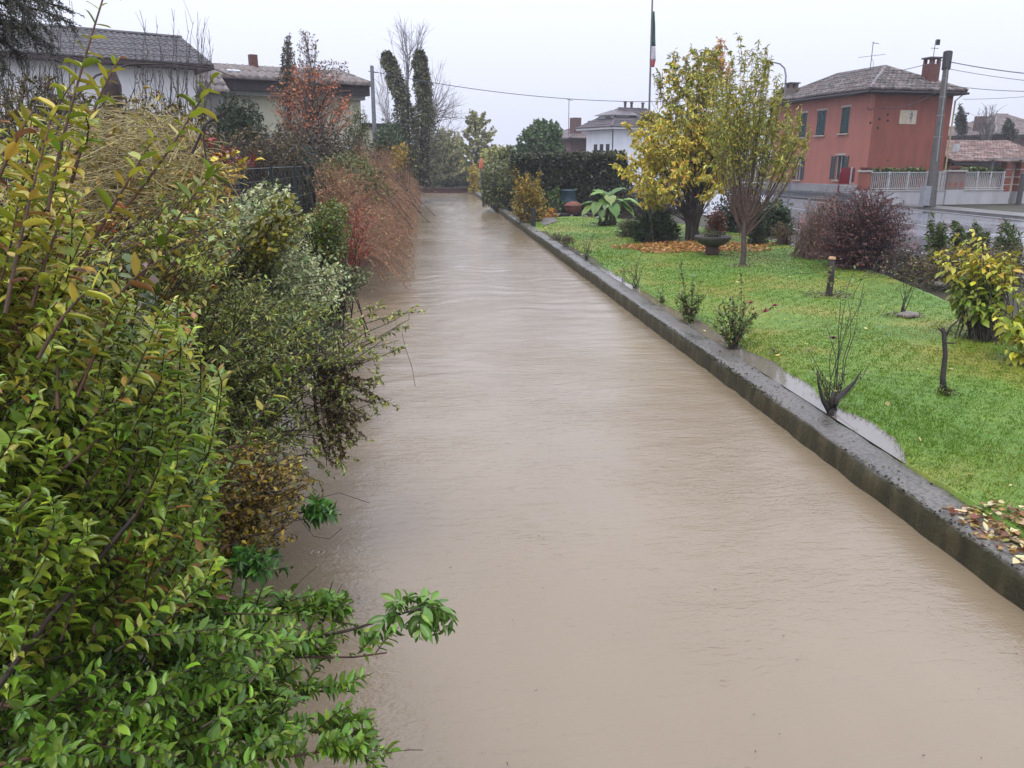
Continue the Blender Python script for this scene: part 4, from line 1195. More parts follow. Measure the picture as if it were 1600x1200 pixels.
# stone and dead sapling
q = gpt(1419, 495)
th = thing('round_stone', 'smooth grey oval stone lying beside the leafless sapling', 'stone', q)
bm = bmesh.new(); bmesh.ops.create_icosphere(bm, subdivisions=3, radius=1)
for v in bm.verts:
    v.co = (v.co.x * .21 * (1 + .1 * math.sin(v.co.z * 4 + v.co.y * 3)), v.co.y * .15, max(v.co.z, -.4) * .085 + .035)
me = bpy.data.meshes.new('stone'); bm.to_mesh(me); bm.free()
me.polygons.foreach_set('use_smooth', np.ones(len(me.polygons), bool))
link('stone', me, plain('stone_grey', K(132, 120, 108), K(98, 92, 84), 9, .45, .3), th)
soil_patch('patch of bare earth round the stone and sapling', gpt(1408, 494), .42, 160)

# barrel, rusty tub, dark post, wooden planks by the hedge
q = gpt(895, 334); q2 = q + V3(-.1, .95, 0)
th = thing('water_barrel', 'dark teal water barrel against the tall hedge', 'barrel', q2)
MB().lathe([(.40, 0), (.44, .06), (.47, .4), (.48, .62), (.46, .8), (.44, 1.16), (.46, 1.2), (.46, 1.26), (.40, 1.28)], n=20).build('body', plain('barrel_teal', K(34, 66, 76), K(26, 50, 58), 4, .4, .05), th, smooth=True)
MB().lathe([(.462, .60), (.488, .62), (.488, .68), (.462, .7)], n=20).build('rib', plain('barrel_teal2', K(30, 84, 90), None, 4, .4, 0), th)
th = thing('rusty_tub', 'rust brown rounded tub beside the water barrel', 'tub', q)
MB().lathe([(.30, 0), (.34, .05), (.46, .25), (.50, .42), (.46, .52), (.30, .62), (.08, .68)], n=18).build('body', plain('rust', K(134, 76, 58), K(104, 60, 48), 7, .8, .3), th, smooth=True)
MB().lathe([(.48, .40), (.53, .42), (.53, .46), (.48, .47)], n=18).build('rim', plain('rust_dark', K(100, 62, 50), None, 7, .8), th)
q = gpt(833, 350)
th = thing('dark_post', 'short dark square post at the end of the river wall path', 'post', q)
MB().box(-.11, .11, -.09, .09, -.02, .78).build('shaft', plain('post_black', K(48, 46, 48), K(34, 32, 34), 7, .6), th, bevel=.015)
MB().box(-.13, .13, -.11, .11, .783, .83).build('cap', plain('post_black', (0, 0, 0)), th)
# grey paving strip near the yellow bush
q = [gpt(850, 352), gpt(872, 345), gpt(862, 338), gpt(838, 342)]
tag(link('path', mesh_np('path', np.array([p + V3(0, 0, .03) for p in q]), np.array([[0, 1, 2, 3]])), plain('path_stone', K(132, 126, 120), K(104, 100, 96), 5, .4, .2)), kind='structure')
# rocks edging the shrub bed
rk = None
ROCKS = [(1238, 387), (1262, 392), (1212, 377), (1440, 438), (1448, 432), (1420, 430), (1284, 398), (893, 338), (915, 340), (872, 336), (935, 342), (1468, 447)]
RL = ['grey edging stone %s' % s for s in ('left of the dark maple stems', 'just below the bare brown shrub', 'beside the conical evergreen foot', 'under the right skirt of the purple maple', 'behind the pale stone below the purple maple', 'at the shadowed foot of the purple maple', 'in the lawn edge under the brown shrub', 'before the rusty tub', 'right of the rusty tub', 'left of the rusty tub', 'between the rusty tub and banana plant', 'left of the yellow green bush')]
for (u, v), lab in zip(ROCKS, RL):
    q = gpt(u, v)
    if rk is None:
        bm = bmesh.new(); bmesh.ops.create_icosphere(bm, subdivisions=2, radius=1)
        for vv in bm.verts:
            vv.co *= 1 + .16 * math.sin(vv.co.x * 5) * math.cos(vv.co.y * 4 + vv.co.z * 3)
        rk = bpy.data.meshes.new('rock'); bm.to_mesh(rk); bm.free(); rk.materials.append(plain('rock_grey', K(134, 128, 120), K(88, 86, 80), 5, .6, .4, .03))
    o = bpy.data.objects.new('edging_rock', rk); COL.objects.link(o)
    s = random.uniform(.07, .13)
    o.location = q + V3(0, 0, s * .25); o.scale = (s * 1.3, s, s * .7); o.rotation_euler = (0, 0, random.uniform(0, 6))
    tag(o, lab, 'rock', 'stones edging the beds')
# mesh fences
def mesh_fence(name, label, pts, zt, h, wires, posts_vis, green=(34, 58, 50), mesh_step=.1):
    pts = [np.asarray(p, float) for p in pts]
    th = thing(name, label, 'fence', pts[0])
    gm = plain('fence_green_%d' % green[0], K(*green), None, 4, .5, 0)
    for p in pts:
        q = p - pts[0]
        MB().box(q[0] - .035, q[0] + .035, q[1] - .035, q[1] + .035, q[2] - .3, q[2] + h).build('post', gm, th)
    wm = MB()
    for a, b in zip(pts, pts[1:]):
        a, b = a - pts[0], b - pts[0]
        for k in range(wires):
            z = h * (.08 + .9 * k / (wires - 1)) 
            wm.tube([a + V3(0, 0, z), b + V3(0, 0, z)], .006 if k not in (wires - 1, wires // 2) else .011, 4, False)
        n = int(np.linalg.norm(b - a) / mesh_step)
        for k in range(n):
            c = a + (b - a) * (k + .5) / n
            wm.tube([c + V3(0, 0, h * .05), c + V3(0, 0, h * .98)], .004, 3, False)
    wm.build('wire_mesh', gm, th, 'stuff')
mesh_fence('mesh_fence', 'dark green wire mesh fence with thin posts on the left bank', [V3(-3.35, y, 1.45) for y in (9.5, 12.2, 15.0, 17.8, 20.8, 24.0, 28, 32)], 0, 1.62, 7, 1, (26, 44, 42), .16)
mesh_fence('mesh_fence', 'dark green mesh fence on the river wall beyond the yellow bush', [V3(4.95, y, .25) for y in (40, 43, 46, 49, 52, 55, 58)], 0, 1.5, 12, 1, (30, 56, 50), .09)
# floating scraps on the water
k = 170
x = rng.uniform(-1.2, 4.1, k); y = 3.2 + 22 * rng.random(k) ** 1.5
L = dict(p=np.stack([x, y, np.full(k, .022)], -1), d=nz(rng.normal(size=(k, 3)) * V3(1, 1, .05)), n=np.tile(V3(0, 0, 1.), (k, 1)), l=rng.uniform(.01, .034, k), w=rng.uniform(.004, .010, k), c=pick([(3, (62, 52, 42)), (1, (96, 80, 60)), (.4, (170, 158, 136))], k, .2, .8))
tag(link('floating_debris', leaf_mesh('floating_debris', L, 'leaf2'), LEAF), 'tiny dark leaf scraps and twigs floating on the brown water', 'debris', kind='stuff')
# ================================================================== plants
def in_poly(u, v, poly):
    ins = np.zeros(len(u), bool); j = len(poly) - 1
    for i in range(len(poly)):
        (xi, yi), (xj, yj) = poly[i], poly[j]
        with np.errstate(divide='ignore', invalid='ignore'):
            c = ((yi > v) != (yj > v)) & (u < (xj - xi) * (v - yi) / (yj - yi + 1e-9) + xi)
        ins ^= c; j = i
    return ins
def region(n, poly, d0, d1, edge=0.0):
    """n points spread through the volume seen inside a photo outline between two distances"""
    a = np.array(poly, float); lo, hi = a.min(0), a.max(0)
    U, Vv = [], []
    while sum(map(len, U)) < n:
        u = rng.uniform(lo[0], hi[0], n * 2); v = rng.uniform(lo[1], hi[1], n * 2)
        m = in_poly(u, v, poly); U.append(u[m]); Vv.append(v[m])
    u, v = np.concatenate(U)[:n], np.concatenate(Vv)[:n]
    return Pn(u, v, rng.uniform(d0, d1, n))
def depth_of(q): return float(project(q)[2])

# ---------------------------------------------------------------- distant trees at the end of the river
def tree(name, label, base, trunk_top, E, m, ll, lw, pal, trunkc=(74, 62, 52), r0=.16, nb=12, tmpl='leaf2', limb_r=.05, cat='tree', t0=.6, group=None, crown_name='crown', up=.5, droop=.15, tw=None, out=1.0, limbs_from=.35):
    base, trunk_top = np.asarray(base, float), np.asarray(trunk_top, float)
    th = thing(name, label, cat, base, group=group)
    H = trunk_top - base
    k = 9
    pts = base + H * np.linspace(0, 1, k)[:, None] + np.concatenate([np.zeros((1, 3)), rng.normal(0, .015, (k - 1, 3)) * np.linalg.norm(H)]) * V3(1, 1, .2)
    pts[0, 2] -= .15
    link('trunk', tubes('trunk', (pts - base)[None], r0, r0 * .3, 9), bark(trunkc), th)
    n = len(E)
    idx = (k - 1) * (limbs_from + (1 - limbs_from) * rng.random(n) ** .8)
    i0 = np.floor(idx).astype(int).clip(0, k - 2); fr = (idx - i0)[:, None]
    # a twig leaves the trunk below the height it reaches
    S = pts[i0] * (1 - fr) + pts[i0 + 1] * fr
    hi = S[:, 2] > E[:, 2]
    S[hi] = pts[int((k - 1) * limbs_from)] * .6 + pts[int((k - 1) * limbs_from) + 1] * .4
    C = S + (E - S) * V3(.5, .5, .62) + rng.normal(0, .05, (n, 3)) * np.linalg.norm(E - S, axis=1, keepdims=True)
    link('limbs', stems_mesh('limbs', S[:nb], C[:nb], E[:nb], limb_r, .008, 6, 5, 0, base), bark(trunkc), th, 'stuff' if nb > 12 else None)
    if n > nb:
        link('twigs', stems_mesh('twigs', S[nb:], C[nb:], E[nb:], limb_r * .3, .005, 5, 3, 0, base), bark(trunkc), th, 'stuff')
    if m:
        L = twig_leaves(S, C, E, m, t0, ll, lw, pal, out, droop, up)
        leaves_to(th, L, 0, tmpl, base)
    return th
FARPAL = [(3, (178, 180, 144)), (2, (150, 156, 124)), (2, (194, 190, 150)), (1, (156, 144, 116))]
q = G(742, 288, .6)
tree('far_tree', 'thin leafy tree with open crown at the river end right of the ivy trunks', P(742, 285, 92) * V3(1, 1, 0) + V3(0, 0, .5), P(746, 180, 92), region(150, [(718, 262), (716, 215), (732, 172), (760, 176), (778, 205), (776, 250), (756, 270)], 90, 95), 40, .26, .19, [(3, (144, 148, 104)), (2, (166, 164, 116)), (1, (118, 124, 88))], r0=.16, nb=14)
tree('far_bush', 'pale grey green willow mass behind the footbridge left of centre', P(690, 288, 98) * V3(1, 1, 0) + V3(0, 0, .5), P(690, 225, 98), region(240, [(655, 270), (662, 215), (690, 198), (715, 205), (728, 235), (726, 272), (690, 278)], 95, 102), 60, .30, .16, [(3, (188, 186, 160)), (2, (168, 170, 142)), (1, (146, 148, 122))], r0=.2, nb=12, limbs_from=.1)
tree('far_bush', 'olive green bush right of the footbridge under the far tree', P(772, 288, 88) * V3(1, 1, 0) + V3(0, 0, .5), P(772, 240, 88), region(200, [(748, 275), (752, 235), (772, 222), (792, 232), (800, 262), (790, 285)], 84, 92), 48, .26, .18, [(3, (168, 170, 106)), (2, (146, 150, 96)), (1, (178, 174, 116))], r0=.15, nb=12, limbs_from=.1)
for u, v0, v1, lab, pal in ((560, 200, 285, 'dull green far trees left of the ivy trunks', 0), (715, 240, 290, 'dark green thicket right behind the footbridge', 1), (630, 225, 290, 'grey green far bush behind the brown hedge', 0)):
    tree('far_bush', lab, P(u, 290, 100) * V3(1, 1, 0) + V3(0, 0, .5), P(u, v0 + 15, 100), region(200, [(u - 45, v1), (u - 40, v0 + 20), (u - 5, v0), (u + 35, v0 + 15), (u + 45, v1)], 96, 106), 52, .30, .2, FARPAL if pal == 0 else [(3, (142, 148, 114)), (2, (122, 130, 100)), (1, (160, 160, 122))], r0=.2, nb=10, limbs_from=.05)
# dense bushy tree beyond the hedge
tree('bushy_tree', 'dense green bushy tree behind the tall dark hedge', P(860, 240, 70) * V3(1, 1, 0) + V3(0, 0, .5), P(862, 205, 70), np.concatenate([region(240, [(800, 240), (808, 215), (822, 196), (836, 188), (850, 186), (872, 190), (880, 205), (884, 240)], 67, 73), region(25, [(834, 205), (841, 184), (848, 205)], 69, 71)]), 60, .22, .14, [(3, (84, 112, 76)), (2, (102, 128, 88)), (1, (66, 88, 62))], r0=.25, nb=12, limbs_from=.1, up=.3)
tree('bushy_tree', 'low yellowish bush between far trees and tall hedge', P(795, 270, 66) * V3(1, 1, 0) + V3(0, 0, .5), P(795, 235, 66), region(150, [(775, 285), (778, 240), (796, 225), (812, 240), (810, 285)], 63, 68), 24, .3, .2, [(3, (104, 112, 56)), (2, (84, 94, 50))], r0=.12, nb=10, limbs_from=.05)
q = P(740, 290, 78); q[2] = .4
E = region(120, [(730, 300), (731, 262), (740, 252), (749, 264), (750, 300)], 76, 79)
shrub('yellow_shrub', 'small bright yellow shrub at the far right river corner', 'shrub', q, E, 18, .3, .16, .12, [(3, (186, 160, 52)), (2, (160, 150, 60)), (1, (120, 120, 50))], nstem=20)
q = P(752, 262, 74); q[2] = .4
o = thing('orange_cone', 'small orange upright banner among far bushes', 'banner', q)
MB().tube([V3(0, 0, 0), V3(0, 0, 2.0)], .04, 6).build('pole', galv, o)
MB().lathe([(.22, 2.0), (.25, 2.1), (.2, 2.6), (.06, 3.0)], n=12).build('cloth', plain('orange_cloth', K(214, 120, 80), K(190, 96, 60), 4, .7, 0), o)

# tall hedge
q = P(880, 330, 45.5); q[2] = .3
hp = [(800, 305), (798, 243), (840, 240), (975, 240), (990, 300), (985, 330), (900, 332), (800, 328)]
E = np.concatenate([region(1700, hp, 44.8, 47), region(700, [(799, 250), (799, 239), (975, 237), (980, 250)], 44.8, 47)])
S = E * V3(1, 1, 0) + V3(0, .2, .3) + rng.normal(0, .1, E.shape) * V3(1, 1, 0)
shrub('tall_hedge', 'tall dark green clipped hedge with flat top behind the banana plant', 'hedge', q, E, 20, .6, .16, .11, [(4, (50, 60, 42)), (3, (66, 78, 52)), (1, (86, 98, 66)), (1, (78, 72, 58))], S=S, nstem=200, r0=.02)
q = P(778, 300, 52); q[2] = .3
E = region(420, [(755, 312), (752, 262), (775, 250), (800, 245), (806, 270), (808, 330), (790, 325)], 49, 53)
S = E * V3(1, 1, 0) + V3(0, .1, .3)
shrub('ivy_hedge', 'dark overgrown hedge behind the green mesh fence by the river', 'hedge', q, E, 20, .3, .15, .10, [(3, (86, 98, 68)), (2, (110, 120, 80)), (1, (140, 140, 92))], S=S, nstem=80, r0=.015)

# yellow bush on the wall end
q = gpt(826, 345); d = depth_of(q)
E = region(420, [(798, 335), (797, 300), (806, 278), (820, 268), (840, 276), (850, 292), (858, 320), (852, 344), (815, 346)], d - .7, d + .7)
E = np.concatenate([E, region(14, [(795, 290), (800, 250), (808, 290)], d, d + .3), region(10, [(838, 285), (846, 255), (848, 288)], d, d + .3)])
shrub('yellow_bush', 'rounded mottled yellow bush beside the dark post at the wall', 'shrub', q, E, 16, .4, .085, .06, [(4, (176, 148, 48)), (3, (140, 132, 46)), (2, (110, 108, 44)), (1, (196, 150, 50))], nstem=120, spread=.25)
q = gpt(858, 340); d = depth_of(q)
E = region(60, [(845, 342), (850, 324), (868, 326), (874, 340)], d - .3, d + .3)
shrub('orange_flowers', 'low orange and yellow flowers at the foot of the yellow bush', 'flowers', q, E, 6, .6, .08, .07, [(3, (206, 120, 50)), (2, (214, 176, 50)), (1, (120, 110, 60))], nstem=30, r0=.006)
q = gpt(868, 334); d = depth_of(q) + .6
E = region(70, [(850, 334), (856, 298), (870, 290), (882, 312), (880, 336)], d - .3, d + .3)
shrub('broadleaf_shrub', 'light green broad leaved shrub right of the yellow bush', 'shrub', q, E, 8, .4, .16, .10, [(2, (104, 126, 82)), (2, (84, 104, 66)), (1, (130, 146, 100))], nstem=20, droop=.4)
for u, v, lab in ((866, 372, 'low grey herb clump on the wall nearest the dark post'), (880, 382, 'second low grey herb clump along the wall')):
    q = gpt(u, v); q[0] = max(q[0], WX1 + .1); d = depth_of(q)
    E = q + ellip(60, V3(0, 0, .12), (.35, .4, .28), .2, -.2)
    shrub('grey_herb', lab, 'plant', q, E, 9, .3, .05, .025, [(2, (112, 112, 92)), (1, (84, 86, 62)), (1, (140, 130, 100))], nstem=40, r0=.006)

# ---------------------------------------------------------------- banana plant
q = gpt(948, 352)
ban = thing('banana_plant', 'banana plant with broad drooping light green leaves on the lawn', 'plant', q)
bcol = plain('banana_stem', K(112, 108, 64), K(84, 76, 50), 5, .6)
BST = []
for dx, dy, h in ((-.28, 0, .95), (.0, .1, 1.15), (.16, -.05, 1.1), (.36, .15, 1.0)):
    top = V3(dx * 1.3, dy, h)
    MB().tube([V3(dx, dy, -.05), V3(dx * 1.1, dy, h * .5), top], [.085, .07, .05], 9).build('stem', bcol, ban, smooth=True)
    BST.append(top)
def banana_leaf(start, az, rise, length, width, droop, col):
    n, V, F = 12, [], []
    dirh = V3(math.cos(az), math.sin(az), 0); side = V3(-math.sin(az), math.cos(az), 0)
    for i in range(n):
        t = i / (n - 1)
        c = start + dirh * length * (t * .95) + V3(0, 0, rise * math.sin(min(t * 1.25, 1) * math.pi * .5) * length - droop * length * t ** 2.4)
        w = width * max(.04, math.sin(min(1, max(t - .10, 0) / .82) * math.pi) ** .55 if t > .10 else .06)
        if i == n - 1: w = .01
        for k, s in enumerate((-1, -.55, 0, .55, 1)):
            V.append(c + side * (s * w * .5) + V3(0, 0, (.24 * w * (1 - abs(s)) * -1 if abs(s) < .1 else 0) - .16 * abs(s) * w + .02 * math.sin(i * 2.1 + s * 5) * (abs(s) > .5)))
    for i in range(n - 1):
        for k in range(4):
            a = i * 5 + k; F.append((a, a + 1, a + 6, a + 5))
    me = mesh_np('leaf', np.array(V), np.array(F), smooth=True)
    me.materials.append(LEAFO)
    o = link('leaf', me, None, ban); o.color = (*col, 1)
for k, (si, az, rise, ln, wd, dr) in enumerate(((0, 178, .45, 1.05, .52, .5), (0, 205, .2, 1.1, .50, .75), (1, 150, .6, .9, .55, .25), (1, 250, .35, .85, .56, 1.0), (1, 20, .55, 1.1, .50, .30), (2, 330, .3, 1.0, .48, .9), (2, 290, .15, .8, .5, 1.1), (2, 100, .6, .8, .46, .3), (3, 0, .35, 1.25, .46, .5), (3, 345, .4, 1.15, .44, .45), (3, 310, .2, 1.0, .46, .95), (0, 230, .4, .8, .46, .95), (1, 195, .5, 1.0, .54, .4), (1, 275, .45, .8, .5, .8), (0, 265, .2, .7, .46, 1.1))):
    c = pick([(2, (118, 156, 80)), (2, (98, 140, 64)), (1, (140, 170, 100))], 1, .14, 1.1)[0]
    banana_leaf(BST[si] + rng.normal(0, .05, 3), rad(az - 6) + rng.normal(0, .2), rise * random.uniform(.7, 1.1), ln * random.uniform(.9, 1.3), wd * 1.15, dr * random.uniform(.8, 1.2), c)
E = q + ellip(60, V3(.05, -.1, .05), (.75, .5, .2), .2, 0)
shrub('ground_clump', 'dark low foliage around the banana plant stems', 'plant', q, E, 8, .3, .09, .06, [(2, (62, 60, 40)), (1, (88, 84, 56)), (1, (70, 80, 50))], nstem=20)

# dark conifer mound, silver shrub
q = gpt(1018, 378); d = depth_of(q)
E = region(420, [(985, 372), (984, 350), (998, 335), (1022, 326), (1045, 334), (1060, 350), (1066, 372), (1030, 378)], d - .6, d + .9)
shrub('conifer_mound', 'dark green spiky low conifer at the edge of the fallen leaves', 'shrub', q, E, 22, .35, .12, .018, [(3, (46, 66, 36)), (2, (62, 84, 44)), (1, (34, 48, 30))], nstem=120, out=.45, spread=.3)
q = gpt(985, 370); d = depth_of(q) + .2
E = region(160, [(960, 370), (962, 350), (975, 340), (990, 342), (995, 368)], d - .4, d + .4)
shrub('silver_shrub', 'low grey silver shrub left of the dark conifer mound', 'shrub', q, E, 14, .3, .07, .035, [(2, (116, 122, 98)), (2, (92, 100, 78))], nstem=50)

# ---------------------------------------------------------------- yellow multi-stemmed tree
q = gpt(1085, 376); d = depth_of(q)
yt = thing('yellow_tree', 'many stemmed tree with yellow autumn leaves behind the stone planter', 'tree', q)
ytp = [(1002, 325), (955, 270), (952, 250), (970, 215), (990, 170), (1010, 135), (1030, 110), (1050, 82), (1062, 95), (1075, 75), (1090, 72), (1100, 85), (1118, 65), (1130, 62), (1142, 78), (1150, 110), (1165, 160), (1170, 230), (1150, 290), (1100, 310), (1060, 295), (1030, 325)]
E = region(105, ytp, d - 1.9, d + 1.9)
S = q + rng.normal(0, 1, (105, 3)) * V3(.18, .18, 0)
C = S + (E - S) * V3(.40, .40, .62)
tj = rng.integers(0, 9, len(S) - 9); near = np.argmin(np.linalg.norm(E[9:, None, :2] - E[None, :9, :2], axis=-1), axis=1); tj = np.where(rng.random(len(tj)) < .7, near, tj)
tt_ = rng.uniform(.12, .5, len(tj))
S[9:] = bez(S[tj], C[tj], E[tj], tt_[:, None])[:, 0]
lowq = S[:, 2] > E[:, 2] - .2; S[lowq] = q + (S[lowq] - q) * .35
C[9:] = S[9:] + (E[9:] - S[9:]) * V3(.45, .45, .6)
link('trunks', stems_mesh('trunks', S[:9], C[:9], E[:9], .075, .012, 10, 7, 0, q), bark((72, 58, 50)), yt)
link('limbs', stems_mesh('limbs', S[9:], C[9:], E[9:], .022, .005, 9, 5, 0, q), bark((78, 64, 54)), yt, 'stuff')
s2, c2, e2 = side_twigs(S, C, E, 11, .45, .6, .15, .9, .5)
u, v, _ = project(e2); ok = in_poly(u, v, [(a + (a - 1070) * .05, b + (b - 200) * .04) for a, b in ytp])
s2, c2, e2 = s2[ok], c2[ok], e2[ok]
spire = []
for uu, vt in ((1028, 104), (1054, 75), (1075, 82), (1090, 67), (1112, 72), (1127, 58), (1137, 80)):
    kk = 16
    uu2 = uu + rng.normal(0, 4.5, kk); vv2 = vt + rng.uniform(0, 46, kk)
    spire.append(Pn(uu2, vv2, d + rng.normal(0, .12, kk)))
spire = np.concatenate(spire)
ss = spire + V3(0, 0, -.5) + rng.normal(0, .05, spire.shape)
link('twigs', stems_mesh('twigs', np.concatenate([s2, ss]), np.concatenate([c2, (ss + spire) / 2]), np.concatenate([e2, spire]), .008, .003, 4, 3, 0, q), bark((90, 76, 58)), yt, 'stuff')
L1 = twig_leaves(s2, c2, e2, 23, .15, .15, .062, [(5, (222, 204, 92)), (3, (206, 200, 100)), (2, (178, 182, 90)), (1, (222, 176, 92)), (.4, (150, 154, 76))], .7, .65, .5)
L2 = twig_leaves(ss, (ss + spire) / 2, spire, 12, .2, .13, .055, [(3, (142, 148, 92)), (2, (166, 160, 92)), (1, (192, 150, 96))], .8, .7, .4)
u, v, _ = project(L2['p']); m = (np.abs(u - 1127) < 12); L2['c'][m] = pick([(2, (206, 150, 104)), (1, (196, 160, 90))], int(m.sum()))
u, v, _ = project(L1['p']); m = (v < 190) & (rng.random(len(u)) < .5); L1['c'][m] = pick([(3, (144, 150, 72)), (2, (124, 134, 66))], int(m.sum()))
Ly = cat_leaves(L1, L2)
leaves_to(yt, Ly, 300, 'leaf8', q)
print('yellow leaves', len(Ly['p']))

# ---------------------------------------------------------------- vase shaped willow on one slim trunk
q = gpt(1160, 416); d = depth_of(q)
wt_ = thing('willow_tree', 'slim trunked tree with upright red brown switches and narrow green leaves', 'tree', q)
tt = P(1164, 345, d)
link('trunk', tubes('trunk', np.array([[V3(0, 0, -.1), (tt - q) * .3 + V3(.02, 0, 0), (tt - q) * .7 + V3(-.01, .02, 0), (tt - q)]]), .085, .06, 9), bark((84, 70, 58)), wt_)
wp = [(1098, 225), (1104, 160), (1122, 112), (1150, 85), (1170, 80), (1182, 66), (1200, 72), (1206, 110), (1225, 140), (1246, 165), (1262, 200), (1268, 245), (1245, 225), (1160, 200), (1118, 200)]
n = 100
E = region(n, wp, d - 1.6, d + 1.6)
S = tt + rng.normal(0, .03, (n, 3)); S[:, 2] -= rng.uniform(0, .5, n)
C = S + (E - S) * V3(.62, .62, .35) + rng.normal(0, .05, (n, 3))
link('limbs', stems_mesh('limbs', S[:14], C[:14], E[:14], .035, .006, 9, 6, 0, q), bark((104, 76, 66)), wt_, 'stuff')
link('switches', stems_mesh('switches', S[14:], C[14:], E[14:], .011, .003, 9, 4, 0, q), bark((140, 106, 90)), wt_, 'stuff')
s2, c2, e2 = side_twigs(S, C, E, 5, .35, .75, 1.0, .28, .9)
link('twigs', stems_mesh('twigs', s2, c2, e2, .007, .002, 5, 3, 0, q), bark((126, 92, 74)), wt_, 'stuff')
L = cat_leaves(twig_leaves(S, C, E, 46, .42, .13, .028, [(3, (166, 168, 84)), (2, (142, 152, 76)), (2, (186, 178, 92)), (1, (194, 176, 84))], .5, .75, .3),
               twig_leaves(s2, c2, e2, 20, .15, .12, .026, [(3, (166, 168, 84)), (2, (142, 152, 76)), (2, (186, 178, 92))], .5, .75, .3))
u, v, _ = project(L['p']); keep = rng.random(len(u)) < np.clip((300 - v) / 80, .04, 1)
leaves_to(wt_, sub_leaves(L, keep), 0, 'leaf2', q)
soil_patch('thin ring of dead leaves at the willow trunk', q, .45, 160)

# ---------------------------------------------------------------- dark evergreens and bushes behind
def bush(name, label, u, v, poly, dd, n, m, ll, lw, pal, dz=0, cat='shrub', z=None, **kw):
    q = gpt(u, v) if z is None else V3(*(G(u, v, z)))
    d = depth_of(q) + dz
    if dz:
        q = q + (P(u, v, d) - P(u, v, d - dz)) * V3(1, 1, 0)
    E = region(n, poly, d - dd, d + dd)
    return shrub(name, label, cat, q, E, m, kw.pop('t0', .35), ll, lw, pal, **kw)
bush('cone_shrub', 'small dark conical evergreen right behind the willow trunk', 1182, 384, [(1166, 382), (1166, 345), (1174, 326), (1186, 320), (1196, 335), (1201, 360), (1200, 382)], .5, 330, 18, .06, .03, [(3, (44, 62, 32)), (2, (58, 78, 40)), (1, (34, 46, 28))], nstem=60, spread=.2)
bush('laurel_shrub', 'dark glossy laurel behind the willow and conical evergreen', 1158, 366, [(1115, 365), (1112, 320), (1125, 295), (1150, 285), (1180, 290), (1198, 312), (1200, 350), (1190, 370), (1140, 372)], .8, 420, 14, .13, .055, [(3, (52, 64, 42)), (2, (70, 82, 56)), (1, (40, 48, 34))], dz=1.2, nstem=60, spread=.3)
bush('ivy_mound', 'rounded dark green ivy mound by the guard rail', 1215, 372, [(1190, 370), (1192, 325), (1205, 310), (1222, 312), (1236, 330), (1240, 368)], .7, 300, 16, .11, .08, [(3, (52, 76, 44)), (2, (70, 92, 54)), (1, (40, 56, 36))], dz=.8, nstem=40, spread=.4)
bush('russet_shrub', 'small russet brown shrub behind the yellow tree trunks', 1122, 372, [(1100, 368), (1102, 336), (1120, 322), (1134, 332), (1136, 362)], .5, 130, 12, .09, .06, [(3, (138, 84, 62)), (2, (118, 76, 58)), (1, (160, 112, 76))], dz=.8, nstem=40)
bush('dark_undergrowth', 'dark shrubs behind the banana and conifer mound', 1010, 345, [(955, 345), (960, 305), (1000, 288), (1060, 280), (1110, 285), (1112, 345), (1060, 350)], 1.2, 520, 14, .13, .08, [(3, (50, 52, 38)), (2, (66, 66, 46)), (1, (94, 74, 54))], dz=5, nstem=120, spread=1.6)
bush('low_purple_shrub', 'low brown russet shrub between evergreen and bare shrub', 1225, 384, [(1202, 384), (1203, 352), (1222, 345), (1240, 355), (1245, 386)], .4, 120, 12, .05, .03, [(2, (104, 84, 60)), (2, (128, 94, 66)), (1, (86, 80, 52))], nstem=60)
bush('bare_brown_shrub', 'twiggy brown half bare shrub left of the purple maple', 1278, 402, [(1240, 385), (1236, 340), (1250, 310), (1280, 296), (1310, 290), (1320, 330), (1315, 390), (1270, 402)], .9, 420, 6, .05, .03, [(3, (150, 116, 100)), (2, (128, 98, 86)), (1, (172, 136, 114))], nstem=420, r0=.012, r1=.002, stemc=(142, 112, 98), spread=.35, arch=.2)
bush('purple_maple', 'large domed dark purple maple with fine drooping twigs', 1345, 418, [(1262, 400), (1262, 350), (1285, 312), (1325, 290), (1365, 288), (1400, 300), (1425, 322), (1437, 350), (1434, 372), (1420, 372), (1416, 410), (1380, 420), (1310, 415)], 1.5, 1150, 13, .06, .024, [(3, (120, 72, 72)), (3, (82, 50, 54)), (2, (126, 78, 76)), (1, (66, 46, 46))], nstem=900, r0=.016, r1=.002, stemc=(78, 54, 56), spread=.3, arch=.45, droop=.5, out=.6)
bush('dark_maple_base', 'low grey brown dead twig mound below the purple maple', 1415, 428, [(1375, 425), (1385, 385), (1420, 370), (1452, 385), (1462, 430), (1430, 440)], .6, 300, 4, .05, .02, [(2, (92, 78, 68)), (1, (120, 104, 92))], nstem=300, r0=.01, r1=.002, stemc=(88, 76, 70), spread=.4)
q0 = None
for u, v, top, wd, lab in ((1462, 436, 332, 16, 'leftmost oleander by the road right of the purple maple'), (1497, 430, 345, 20, 'oleander second from the purple maple by the road'), (1528, 428, 342, 18, 'third oleander from the purple maple behind the yellow green bush'), (1575, 436, 342, 24, 'oleander near the right picture edge by the road')):
    bush('oleander', lab, u, v, [(u - wd, v - 10), (u - wd * .9, top + 28), (u - wd * .3, top), (u + wd * .2, top + 10), (u + wd * .9, top + 20), (u + wd, v - 10)], .6, 90, 22, .13, .022, [(3, (92, 112, 72)), (2, (112, 130, 86)), (1, (70, 86, 56))], dz=1.2, nstem=90, out=.45, group='oleanders along the road', r0=.008)
